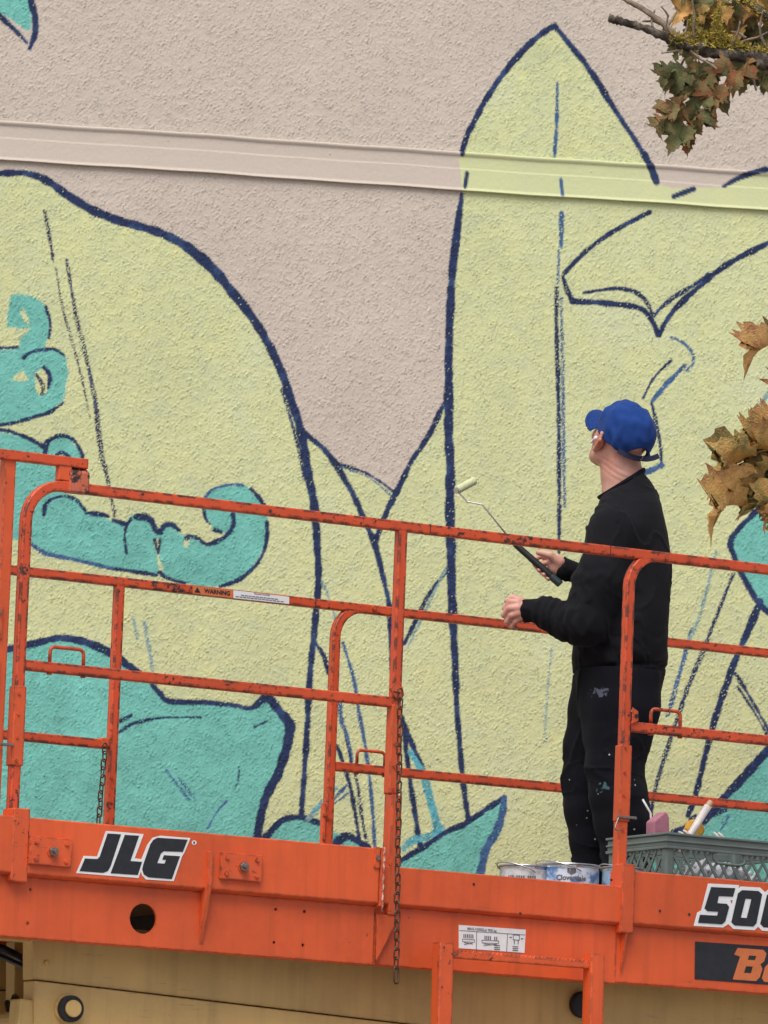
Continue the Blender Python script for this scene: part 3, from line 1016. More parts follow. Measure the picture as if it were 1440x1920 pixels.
def link_mesh(L, Wd, r):
    pts = []
    for i in range(16):
        a = 2 * math.pi * i / 16
        x_, z_ = math.cos(a) * Wd, math.sin(a) * Wd + (L if math.sin(a) >= 0 else -L)
        pts.append((x_, 0, z_))
    mb = MB()
    n = len(pts)
    sec = circle(r, 6)
    P = [Vector(p) for p in pts]
    vs = []
    for i in range(n):
        tt = (P[(i + 1) % n] - P[i - 1]).normalized()
        bq = Vector((0, 1, 0))
        nn = tt.cross(bq)
        vs += [P[i] + bq * s_ + nn * q for s_, q in sec]
    fs = [(i * 6 + j, i * 6 + (j + 1) % 6, ((i + 1) % n) * 6 + (j + 1) % 6, ((i + 1) % n) * 6 + j) for i in range(n) for j in range(6)]
    mb.add(vs, fs)
    me = mb.mesh('chain_link')
    smooth(me)
    return me


lk = link_mesh(.0095, .0088, .0026)
lk.materials.append(M['rust_chain'])
lk2 = link_mesh(.017, .0095, .003)
lk2.materials.append(M['rust_chain'])


def chain(top, n, pitch, dx=0.0):
    root = bpy.data.objects.new('safety_chain', None)
    link(root, lift)
    root.location = (LOC[0] + top[0], LOC[1] + top[1], LOC[2] + top[2])
    root.empty_display_size = .05
    for i in range(n):
        o = link(bpy.data.objects.new('chain_link', lk if i < n - 1 else lk2), root)
        o.location = (dx * i / n + .0015 * math.sin(i * 1.9), .001 * math.cos(i * 2.3), -pitch * i - (0.008 if i == n - 1 else 0))
        o.rotation_euler = (rad(3 * math.sin(i)), rad(4 * math.sin(i * 2.1)), rad(8 + (90 if i % 2 else 0) + 6 * math.sin(i * 1.3)))
    return root


ztop_c = z(1303, 741, -.07)
zbot_c = z(1842, 746, -.075)
CHX = xat(741, 1303, -.075)
npitch = 31
chain((CHX + .004, -.098, ztop_c + .0), npitch, (ztop_c - zbot_c) / npitch, (xat(746, 1842, -.098) - CHX) - .01)
part(MB().sweep([(XN2 + .0, -.024, ztop_c + .012), (CHX - .002, -.07, ztop_c + .010), (CHX + .004, -.098, ztop_c + .004)], circle(.003, 6)), 'chain_hook', 'rust_chain')
chain((xat(194, 1402, WID - .03), WID - .04, zat(194, 1404, WID - .03)), 10, .0265, -.012)
# retaining pin and wire bail at the right-hand post
part(MB().cyl((XN3 - .03, -.024, z(1533, 1165)), (1, 0, 0), .0045, .07, 8), 'lock_pin', 'steel')
zb0 = z(1533, 1150, -.03)
part(MB().sweep(catmull([(XN3 - .028, -.03, zb0 + .004), (XN3 - .040, -.034, zb0 - .020), (XN3 - .044, -.036, zb0 - .036), (XN3 - .030, -.034, zb0 - .040), (XN3 - .018, -.03, zb0 - .036)], 5), circle(.0022, 6)), 'wire_bail', 'steel', None, 0, True)
part(MB().cyl((xat(697, 1141, WID), WID - .016, zat(697, 1141, WID)), (0, -1, 0), .009, .006, 10), 'bolt', 'orange')
for q in ((1245, 1046), (1290, 1051)):
    part(MB().cyl((xat(*q, 0), -TS / 2, zat(*q, 0)), (0, -1, 0), .0075, .003, 10), 'bolt', 'orange')
for q, Y in (((802, 992), 0), ((1140, 1031), 0), ((588, 1131), WID)):
    X = xat(*q, Y)
    part(MB().box(X - .0012, X + .0012, Y - TS / 2 - .0006, Y + TS / 2 + .0006, ZT - TS / 2 - .0006, ZT + TS / 2 + .0006), 'rail_joint', 'dark')

# --- side beams
def profile_beam(name, x0, x1, yu, yl, z_top, z_cr, z_bot, mat='orange_beam', cut=None, x1l=None, t=0.006, flip=1):
    """upper channel stands proud of the lower web; folded lips top and bottom"""
    th = 0.05
    loopU = [(yu, z_top), (yu, z_cr), (yl, z_cr - .010), (yl + th, z_cr - .010), (yl + th, z_top)]
    loopU = [(yu, z_top - .003), (yu + .003, z_top), (yl + th, z_top), (yl + th, z_cr - .010), (yl + .002, z_cr - .010), (yu + .004, z_cr - .004), (yu, z_cr)]
    mb = MB().prism([(x0, y, z_) for y, z_ in loopU], (x1 - x0, 0, 0))
    o = part(mb, name, mat, None, .002)
    th = .010
    loopL = [(yl, z_cr - .0105), (yl, z_bot + .004), (yl + .004, z_bot), (yl + .05, z_bot), (yl + .05, z_bot + .008), (yl + th, z_bot + .008), (yl + th, z_cr - .0105)]
    mb = MB().prism([(x0, y, z_) for y, z_ in loopL], ((x1l or x1) - x0, 0, 0))
    o2 = part(mb, 'lower_web', mat, None, .0)
    if cut:
        cm = MB()
        for (cx, cz, r_) in cut:
            cm.cyl((cx, yl - .05, cz), (0, 1, 0), r_, .3, 28)
        co = cm.build('cutter', M['dark'])
        co.location = o2.matrix_local.translation
        mod = o2.modifiers.new('holes', 'BOOLEAN')
        mod.object = co
        mod.solver = 'EXACT'
        co.parent = lift
        co.location = LOC
        bpy.context.view_layer.update()
        dg = bpy.context.evaluated_depsgraph_get()
        me = bpy.data.meshes.new_from_object(o2.evaluated_get(dg))
        o2.modifiers.clear()
        o2.data = me
        bpy.data.objects.remove(co)
    return o, o2


YU, YLW = -.072, -.042
zlt, zlc, zlb = zat(400, 1563, YU), zat(400, 1666, YU), zat(400, 1787, YLW)
XE = xat(713, 1594, YU)
holes = [(57, 1667.7, .0045), (52, 1731, .0045), (517, 1705, .005), (571, 1709, .005), (514, 1767, .005), (568, 1772, .005), (268.5, 1722.5, .0455)]
cut = [(xat(a, b_, YLW), zat(a, b_, YLW), r_) for a, b_, r_ in holes]
profile_beam('side_beam', XL, XE, YU, YLW, zlt, zlc, zlb, cut=cut, x1l=XE + .012)
YU2, YL2 = -.050, -.028
zmt, zmc, zmb = zat(800, 1630, YU2), zat(800, 1699, YU2), zat(800, 1817.5, YL2)
XS = XN3 - .022
profile_beam('side_beam', XE + .013, XS, YU2, YL2, zmt, zmc, zmb)
zrt, zrc, zrb = zat(1310, 1643.5, YU2), zat(1310, 1740, YU2), zat(1310, 1854.5, YL2)
profile_beam('side_beam', XS + .001, XR, YU2, YL2, zrt, zrc, zrb, cut=[(xat(1237, 1708, YU2), -9, .004)])
for a, b_ in ((1237, 1708), (1292, 1714.5), (1146, 1650), (888, 1658), (975, 1713)):
    part(MB().cyl((xat(a, b_, YU2), YU2 - .0008, zat(a, b_, YU2)), (0, -1, 0), .0045, .001, 10), 'rivet_hole', 'dark')
# the far side beam, the deck and its cross members
part(MB().box(XL, XR, WID - .004, WID + .05, -.25, .10), 'side_beam', 'orange_beam', None, .003)
part(MB().box(XR - .03, XR, .0, WID - .005, -.25, .10), 'end_beam', 'orange_beam', None, .003)
part(MB().box(XL, XR - .031, .023, WID - .005, ZD - .03, ZD), 'deck_plate', 'deck')
for i in range(8):
    X = XL + .25 + i * .7
    part(MB().box(X, X + .06, .03, WID - .01, -.20, ZD - .031), 'cross_member', 'dark')
# gussets
def gusset(X, z_hi, z_lo, y_in, y_out, w=.006):
    part(MB().prism([(X, y_in, z_hi), (X, y_out, z_hi), (X, y_out, z_hi - (z_hi - z_lo) * .35), (X, y_in, z_lo)], (w, 0, 0)), 'gusset', 'orange_beam', None, .0015)


gx = xat(371.5, 1776, YLW)
gusset(gx, zat(390, 1596, YU - .012), zat(371.5, 1776, YLW), YLW + .002, YU - .012, .016)
gx = xat(686, 1803, YLW)
part(MB().prism([(XE + .002, YU - .004, zlt + .002), (XE + .002, YU - .004, zlc - .012), (XE + .002, YLW, zlc - .016), (XE + .002, YLW, zlb + .004), (XE + .002, YL2 + .01, zlb + .004), (XE + .002, YL2 + .01, zlt + .002)], (.010, 0, 0)), 'end_plate', 'orange_beam', None, .0015)
part(MB().prism([(XE + .012, YL2 + .002, z(1716, 725, -.03)), (XN2 + .02, YL2 + .002, z(1716, 725, -.03)), (XE + .016, YL2 + .002, zmb + .01)], (0, -.02, 0)), 'gusset', 'orange_beam', None, .0015)
zs3 = z(1750, 1160, -.03)
part(MB().prism([(XN3 - .006, YL2 + .002, zs3), (XN3 - .006, YL2 - .03, zs3), (XN3 - .006, YL2 + .002, zat(1153, 1835, YL2))], (.008, 0, 0)), 'gusset', 'orange_beam', None, .0015)
part(MB().box(XE - .022, XE - .002, YU - .006, YU + .01, zlt - .062, zlt + .003), 'corner_clip', 'orange', None, .002)
part(MB().cyl((XE - .011, YU - .006, zlt - .03), (0, -1, 0), .008, .006, 6), 'bolt', 'steel')


M['weld'] = worn_paint('chipped_weld', (0.62, 0.42, 0.34), chip=(0.30, 0.06, 0.03), chips=0.50, edge=.8)
wx0 = XE + .0125
part(MB().sweep([(wx0 + .001 * math.sin(i * 2.1), YU - .004 + .0012 * math.sin(i * 1.3), zlt + .004 - i * (zlt - zat(700, 1716, YU)) / 22) for i in range(22)], lambda tt: circle(.0032 + .0009 * math.sin(tt * 70), 7)), 'weld_bead', 'weld', None, 0, True)

# bolted cover plates
def cover(corners):
    pts = [PL(a, b_, YU) for a, b_ in corners]
    x0 = (pts[0][0] + pts[3][0]) / 2
    x1 = (pts[1][0] + pts[2][0]) / 2
    z1 = (pts[0][2] + pts[1][2]) / 2
    z0 = (pts[2][2] + pts[3][2]) / 2
    pl = part(MB().box(x0, x1, YU - .013, YU - .0005, z0, z1), 'cover_plate', 'orange', None, .002)
    for X in (x0 + .019, x1 - .019):
        for zz_ in (z0 + .016, z1 - .016):
            bo = MB().cyl((X, YU - .013, zz_), (0, -1, 0), .0075, .003, 12).cyl((X, YU - .016, zz_), (0, -1, 0), .0055, .004, 6).build('bolt', M['orange'], pl)
    cx, cz = (x0 + x1) / 2 + .004, (z0 + z1) / 2
    MB().cyl((cx, YU - .013, cz), (0, -1, 0), .0175, .004, 16).build('washer', M['orange'], pl)
    MB().cyl((cx, YU - .017, cz), (0, -1, 0), .0145, .011, 6).build('nut', M['steel'], pl, bevel=.001)
    MB().cyl((cx, YU - .028, cz), (0, -1, 0), .0075, .014, 10).build('stud', M['steel'], pl, bevel=.001)


cover([(54, 1567.7), (132, 1573.6), (130, 1625.7), (52, 1621.5)])
cover([(411.5, 1598), (489, 1604), (486, 1652.8), (409.7, 1649)])


# --- decals
def poly_decal(name, loops, Y, mat, parent=None, th=.0008, conv=None, proud=0.0):
    """flat printed shape: outer loop and holes in drawing units laid on the plane Y"""
    bm = bmesh.new()
    for lp in loops:
        vs = []
        for q in lp:
            p = PL(q[0], q[1], Y - proud)
            vs.append(bm.verts.new((p[0], Y - proud, p[2])))
        for i in range(len(vs)):
            bm.edges.new((vs[i], vs[(i + 1) % len(vs)]))
    bmesh.ops.triangle_fill(bm, use_beauty=True, use_dissolve=False, edges=bm.edges[:])
    geom = bmesh.ops.extrude_face_region(bm, geom=bm.faces[:])
    bmesh.ops.translate(bm, vec=(0, -th, 0), verts=[v for v in geom['geom'] if isinstance(v, bmesh.types.BMVert)])
    bmesh.ops.recalc_face_normals(bm, faces=bm.faces[:])
    me = bpy.data.meshes.new(name)
    bm.to_mesh(me)
    bm.free()
    me.materials.append(M[mat])
    o = link(bpy.data.objects.new(name, me), parent or lift)
    if parent is None:
        o.location = LOC
    return o


def S(pts, k, ox, oy): return [(a / k + ox, b_ / k + oy) for a, b_ in pts]


def offset_poly(pts, d):
    P = [Vector((a, b_)) for a, b_ in pts]
    ar = sum(P[i].x * P[(i + 1) % len(P)].y - P[(i + 1) % len(P)].x * P[i].y for i in range(len(P)))
    s = 1 if ar > 0 else -1
    out = []
    for i in range(len(P)):
        a = (P[i] - P[i - 1]).normalized()
        b_ = (P[(i + 1) % len(P)] - P[i]).normalized()
        n1_, n2_ = Vector((a.y, -a.x)) * s, Vector((b_.y, -b_.x)) * s
        nn = n1_ + n2_
        if nn.length < .3: nn = n1_
        nn.normalize()
        k = min(1.8, 1 / max(.3, nn.dot(n1_)))
        out.append(tuple(P[i] + nn * d * k))
    return out


J3 = lambda p: S(p, 3, 0, 1200)
logo = poly_decal('logo_decal', [J3([(595, 1074), (690, 1081), (808, 1092), (757, 1228), (795, 1233), (828, 1152), (858, 1112), (900, 1101), (1071, 1114), (1036, 1198), (1024, 1216), (976, 1357), (820, 1347), (800, 1325), (792, 1302), (778, 1339), (428, 1311), (470, 1214), (546, 1218)])], YU, 'white', proud=.0006)
poly_decal('letter', [J3([(605, 1088), (680, 1093), (622, 1272), (606, 1300), (580, 1310), (447, 1300), (478, 1229), (548, 1232), (561, 1218)])], YU, 'black', logo, proud=.0016)
poly_decal('letter', [J3([(702, 1096), (782, 1101), (733, 1243), (798, 1248), (775, 1322), (622, 1312)])], YU, 'black', logo, proud=.0016)
poly_decal('letter', [J3([(885, 1112), (1055, 1123), (1028, 1192), (922, 1188), (905, 1200), (884, 1255), (925, 1258), (934, 1237), (912, 1235), (922, 1210), (1012, 1216), (966, 1345), (836, 1335), (808, 1318), (800, 1290), (806, 1262), (845, 1150), (862, 1125)])], YU, 'black', logo, proud=.0018)
cxr, cyr = 1092 / 3, 1140 / 3 + 1200
poly_decal('registered_mark', [[(cxr + 4.3 * math.cos(a * .45), cyr + 4.3 * math.sin(a * .45)) for a in range(14)]], YU, 'white', logo, proud=.0006)
poly_decal('registered_mark', [[(cxr - 1.6, cyr + 2.4), (cxr - 1.6, cyr - 2.4), (cxr + .8, cyr - 2.4), (cxr + 1.6, cyr - 1), (cxr + .6, cyr), (cxr + 1.8, cyr + 2.4), (cxr + .8, cyr + 2.4), (cxr - .5, cyr + .4), (cxr - .7, cyr + 2.4)]], YU, 'black', logo, proud=.0016)

N5 = lambda p: S(p, 2.25, 800, 1560)
five = [(1200, 232), (1302, 237), (1292, 273), (1232, 270), (1226, 300), (1266, 303), (1276, 316), (1260, 376), (1246, 389), (1145, 383), (1153, 349), (1225, 353), (1230, 336), (1185, 334), (1172, 322)]
zero = [(1330, 245), (1400, 249), (1415, 263), (1391, 385), (1377, 399), (1299, 394), (1285, 380), (1313, 259)]
zin = [(1345, 281), (1370, 283), (1350, 363), (1325, 361)]
sh0 = lambda p, dx, dy: [(a + dx, b_ + dy) for a, b_ in p]
num = poly_decal('number_decal', [N5([(1187, 217), (1318, 224), (1304, 286), (1280, 289), (1292, 316), (1270, 390), (1250, 403), (1126, 396), (1141, 340), (1158, 330)])], YU2, 'white', proud=.0006)
poly_decal('digit', [N5(five)], YU2, 'black', num, proud=.0022)
for i in range(2):
    poly_decal('digit_outline', [N5(offset_poly(sh0(zero, 122 * i, 8 * i), 15))], YU2, 'white', num, proud=.0009 + .0003 * i)
    poly_decal('digit', [N5(sh0(zero, 122 * i, 8 * i)), N5(sh0(zin, 122 * i, 8 * i))], YU2, 'black', num, proud=.0022)
bx_ = poly_decal('name_decal', [N5([(1132, 462), (1700, 500), (1700, 664), (1130, 621)])], YL2, 'black', proud=.0006)
Bo = [(1312, 489), (1420, 497), (1433, 513), (1423, 546), (1407, 558), (1416, 577), (1405, 612), (1389, 629), (1291, 622), (1322, 526), (1297, 517)]
poly_decal('letter', [N5(Bo), N5([(1360, 521), (1391, 523), (1385, 541), (1354, 539)]), N5([(1347, 566), (1376, 568), (1368, 596), (1338, 594)])], YL2, 'label_orange', bx_, proud=.0016)
poly_decal('letter', [N5([(1440, 556), (1500, 560), (1510, 575), (1496, 625), (1482, 638), (1424, 632), (1414, 618), (1427, 570)]), N5([(1448, 580), (1478, 583), (1468, 612), (1440, 609)])], YL2, 'label_orange', bx_, proud=.0016)

# capacity label
cap_l = poly_decal('capacity_label', [N5([(135, 392), (418, 412), (412, 510), (135, 490)])], YL2, 'white', proud=.0006)
def bar(pts, par=cap_l, mat='grey_print', Y=YL2, pr=.0016, f=N5): return poly_decal('print_line', [f(pts)], Y, mat, par, proud=pr)
bar([(138, 414), (415, 433), (415, 435), (138, 416)])
bar([(210, 420), (212, 420), (210, 496), (208, 496)])
bar([(340, 430), (342, 430), (338, 504), (336, 504)])
for k in range(6):
    x0 = 155 + k * 7.5
    bar([(x0, 430 + k * .4), (x0 + 4, 430 + k * .4), (x0 + 4, 446 + k * .4), (x0, 446 + k * .4)])
for k in range(4):
    x0 = 244 + k * 7.5
    bar([(x0, 438 + k * .4), (x0 + 4, 438 + k * .4), (x0 + 4, 454 + k * .4), (x0, 454 + k * .4)])
for k in range(2):
    x0 = 285 + k * 8
    bar([(x0, 442), (x0 + 4, 442), (x0 + 4, 456), (x0, 456)])
for x0, x1, yy in ((150, 202, 450), (232, 304, 455)):
    poly_decal('print_line', [N5([(x0, yy), (x1, yy + 3), (x1, yy + 16), (x0, yy + 13)]), N5([(x0 + 2, yy + 2), (x1 - 2, yy + 5), (x1 - 2, yy + 14), (x0 + 2, yy + 11)])], YL2, 'grey_print', cap_l, proud=.0016)
    bar([(x0 + 8, yy + 15), (x1 - 8, yy + 22), (x1 - 8, yy + 24), (x0 + 8, yy + 17)])
    bar([(x0 + 8, yy + 23), (x1 - 8, yy + 17), (x1 - 8, yy + 19), (x0 + 8, yy + 25)])
poly_decal('print_line', [N5([(364, 432), (392, 434), (392, 458), (364, 456)]), N5([(366, 435), (390, 437), (390, 455), (366, 453)])], YL2, 'grey_print', cap_l, proud=.0016)
bar([(346, 444), (358, 441), (358, 448)])
bar([(410, 450), (398, 447), (398, 454)])
for x0 in (368, 384):
    bar([(x0, 458), (x0 + 3, 458), (x0 + 3, 474), (x0, 474)])
for x0, y0 in ((285, 476), (285, 485), (285, 493), (362, 481), (362, 489), (362, 497)):
    bar([(x0, y0), (x0 + 24, y0 + 1.5), (x0 + 24, y0 + 5), (x0, y0 + 4)])


def text_mesh(body, size, shear=0.0, bold=0.0):
    cu = bpy.data.curves.new('t', 'FONT')
    cu.body = body
    cu.size = size
    cu.shear = shear
    cu.offset = bold
    cu.align_x = 'CENTER'
    cu.align_y = 'CENTER'
    cu.resolution_u = 3
    ob = bpy.data.objects.new('t', cu)
    COL.objects.link(ob)
    bpy.context.view_layer.update()
    me = bpy.data.meshes.new_from_object(ob.evaluated_get(bpy.context.evaluated_depsgraph_get()))
    bpy.data.objects.remove(ob)
    bpy.data.curves.remove(cu)
    return me


def text_on(name, body, size, px, py, Y, mat, parent, proud=.002, bold=0.0, sx=1.0, shear=0.0):
    me = text_mesh(body, size, shear, bold)
    c0 = PL(px, py, Y)
    for v in me.vertices:
        v.co = (c0[0] + v.co.x * sx, Y - proud, c0[2] + v.co.y)
    me.materials.append(M[mat])
    return link(bpy.data.objects.new(name, me), parent)


text_on('lettering', 'MAX.=2000Lb/ 900 kg', .0115, 903, 1743.5, YL2, 'grey_print', cap_l, bold=.0003)
# warning strip on the far top rail
YR = WID - TS / 2
I = lambda p: p
ws = poly_decal('warning_label', [[(361, 1098), (437, 1106.5), (437, 1121.5), (361, 1113)]], YR, 'label_orange', proud=.0005)
poly_decal('warning_triangle', [[(364.5, 1110.5), (370, 1101), (376, 1111.5)]], YR, 'black', ws, proud=.0016)
text_on('lettering', 'WARNING', .0205, 407, 1110.8, YR, 'black', ws, proud=.0018, bold=.0009)
wl = poly_decal('hazard_label', [[(437.5, 1106.5), (542, 1119), (542, 1132.5), (437.5, 1121.5)]], YR, 'white', proud=.0005)
text_on('lettering', 'FALLING HAZARD', .0075, 491, 1114.8, YR, 'grey_print', wl, bold=.0002)
for k, (y0, a, b_) in enumerate(((1119.5, 452, 528), (1123, 442, 536))):
    for j in range(int((b_ - a) / 7)):
        x0 = a + j * 7
        yy = y0 + (x0 - 491) * .112
        poly_decal('print_line', [[(x0, yy), (x0 + 5.5, yy + .6), (x0 + 5.5, yy + 2), (x0, yy + 1.4)]], YR, 'grey_print', wl, proud=.0016)

# --- scissor arms, chassis, wheels, entry ladder
def arm(X0, z0, X1, z1, Y, h, t=.07):
    d = Vector((X1 - X0, 0, z1 - z0)).normalized()
    n_ = Vector((-d.z, 0, d.x)) * (h / 2)
    a, b_ = Vector((X0, Y, z0)), Vector((X1, Y, z1))
    return part(MB().prism([a - n_, b_ - n_, b_ + n_, a + n_], (0, t, 0)), 'scissor_arm', 'tan', None, .006)


YA = .12
def arm_px(pts, name, Y, t=.06, mat='tan'):
    L = []
    for a, b_ in pts:
        p = PL(a, b_, Y)
        L.append((p[0], Y, p[2]))
    return part(MB().prism(L, (0, t, 0)), name, mat, None, .003)


# top arm of the stack and the one below it, seen under the deck
arm_px([(62, 1740), (1700, 1850), (1700, 2030), (62, 1836)], 'scissor_arm', YA, .07)
arm_px([(65, 1838.5), (1700, 2032.5), (1700, 2200), (63, 2000)], 'scissor_arm', YA - .012, .075)
part(MB().box(XL, XR - .1, YA + .02, YA + .09, -.262, -.2), 'arm_track', 'tan', None, .003)
pc = PL(126, 1892, YA - .012)
bs = part(MB().cyl((pc[0], pc[1] + .01, pc[2]), (0, -1, 0), .046, .022, 28), 'pivot_boss', 'tan', None, .003)
MB().cyl((pc[0], pc[1] - .012, pc[2]), (0, -1, 0), .040, .022, 28).build('pivot_collar', M['rubber'], bs, bevel=.002)
MB().cyl((pc[0], pc[1] - .034, pc[2]), (0, -1, 0), .026, .012, 28).build('pivot_pin', M['tan'], bs, bevel=.003)
pc = PL(86, 1806, YA)
part(MB().cyl((pc[0], YA, pc[2]), (0, -1, 0), .009, .008, 6), 'bolt', 'tan', None, .001)
pc = PL(1087, 1884, YA)
part(MB().cyl((pc[0], YA, pc[2]), (0, -1, 0), .042, .03, 20), 'rubber_stop', 'rubber', None, .006)
# folded stack below, far-side arms and the dark well at the left
for k in range(5):
    zc = -.62 - k * .27
    arm(0.55, zc + .10, 4.2, zc - .13, YA, .17)
    arm(0.55, zc - .13, 4.2, zc + .10, YA + .09, .17)
for k in range(6):
    zc = -.40 - k * .27
    arm(0.35, zc + .09, 4.2, zc - .13, WID - .26, .19)
    arm(0.35, zc - .13, 4.2, zc + .09, WID - .36, .17)
for X in (.62, 2.4, 4.1):
    part(MB().cyl((X, YA + .1, -.5), (0, 1, 0), .035, WID - .45, 16), 'cross_tube', 'tan')
M['hose'] = plain('black_hose', (.012, .012, .013), .35, 0, .3, 40)
def hose(pts, r=.011):
    P = [tuple(PL(a, b_, Y)) for a, b_, Y in pts]
    part(MB().sweep(catmull(P, 8), circle(r, 8)), 'hydraulic_hose', 'hose', None, 0, True)
hose([(-60, 1760, .5), (0, 1778, .45), (35, 1795, .4), (62, 1812, .3), (110, 1840, .3)], .014)
hose([(-60, 1770, .5), (0, 1793, .42), (30, 1806, .36), (70, 1825, .25)], .008)
hose([(10, 2000, .3), (18, 1940, .3), (22, 1905, .3), (28, 1870, .42)], .012)
hose([(30, 2000, .3), (25, 1950, .28), (20, 1915, .3), (14, 1880, .42)], .010)
arm_px([(28, 1765), (52, 1767), (50, 2000), (25, 2000)], 'upright_bracket', .45, .06, 'tan')
arm_px([(-80, 1790), (66, 1800), (66, 2000), (-80, 2000)], 'stack_end_plate', .95, .05, 'tan')
arm_px([(-80, 1852), (66, 1858), (66, 1861), (-80, 1855)], 'plate_seam', .945, .004, 'dark')
# chassis
CH = -DZ
part(MB().box(.2, 4.3, .15, WID - .15, CH + .45, CH + 1.0), 'chassis', 'tan', None, .02)
part(MB().box(.6, 3.9, -.02, .148, CH + .5, CH + .95), 'side_cabinet', 'orange_beam', None, .015)
part(MB().box(.6, 3.9, WID - .148, WID + .02, CH + .5, CH + .95), 'side_cabinet', 'orange_beam', None, .015)
part(MB().box(.9, 3.6, .4, WID - .4, CH + 1.001, CH + 1.30), 'stack_mount', 'tan', None, .01)
for X in (.75, 3.75):
    for Y, s_ in ((-.24, 1), (WID + .0, 1)):
        wh = part(MB().cyl((X, Y, CH + .42), (0, 1, 0), .42, .24, 36), 'wheel', 'rubber', None, .04)
        MB().cyl((X, Y - .006 if Y < 0 else Y + .23, CH + .42), (0, 1, 0), .22, .02, 24).build('rim', M['tan'], wh, bevel=.004)
    part(MB().cyl((X, .0, CH + .42), (0, 1, 0), .06, WID, 14), 'axle', 'dark')
# entry ladder hanging below the gate
YL_ = -.11
lad = empty('l')
bpy.data.objects.remove(lad)
la0, la1 = PL(831, 1768, YL_), PL(1114, 1789, YL_)
zl0 = (la0[2] + la1[2]) / 2 + .002
for p in (la0, la1):
    part(MB().sweep([(p[0], YL_, p[2]), (p[0] + .02, YL_ - .02, CH + .5)], rsquare(.051, .006), YV), 'ladder_rail', 'orange', None, .0)
for k in range(7):
    zk = PL(975, 1799, YL_)[2] - k * .30
    o = .02 * k * .11
    mb = MB().box(la0[0] + .024 + o, la1[0] - .024 + o, YL_ - .016, YL_ + .016, zk - .012, zk + .008)
    rg = part(mb, 'ladder_rung', 'orange', None, .002)
    if k == 0:
        n_t = 34
        for i in range(n_t):
            X = la0[0] + .03 + (la1[0] - la0[0] - .06) * i / (n_t - 1)
            tm = MB().prism([(X - .0048, YL_ - .0155, zk + .0075), (X, YL_ - .0155, zk + .0145), (X + .0048, YL_ - .0155, zk + .0075)], (0, .031, 0))
            tm.build('grip_tooth', M['orange'], rg)
for X, zq in ((la0[0], CH + 1.2), (la1[0], CH + 1.2), (la0[0], -.52), (la1[0], -.52)):
    part(MB().box(X - .012, X + .012, YL_ + .026, -.025 if zq > -1 else .15, zq - .02, zq + .02), 'ladder_bracket', 'orange', None, .003)
tag(wall, kind='thing')

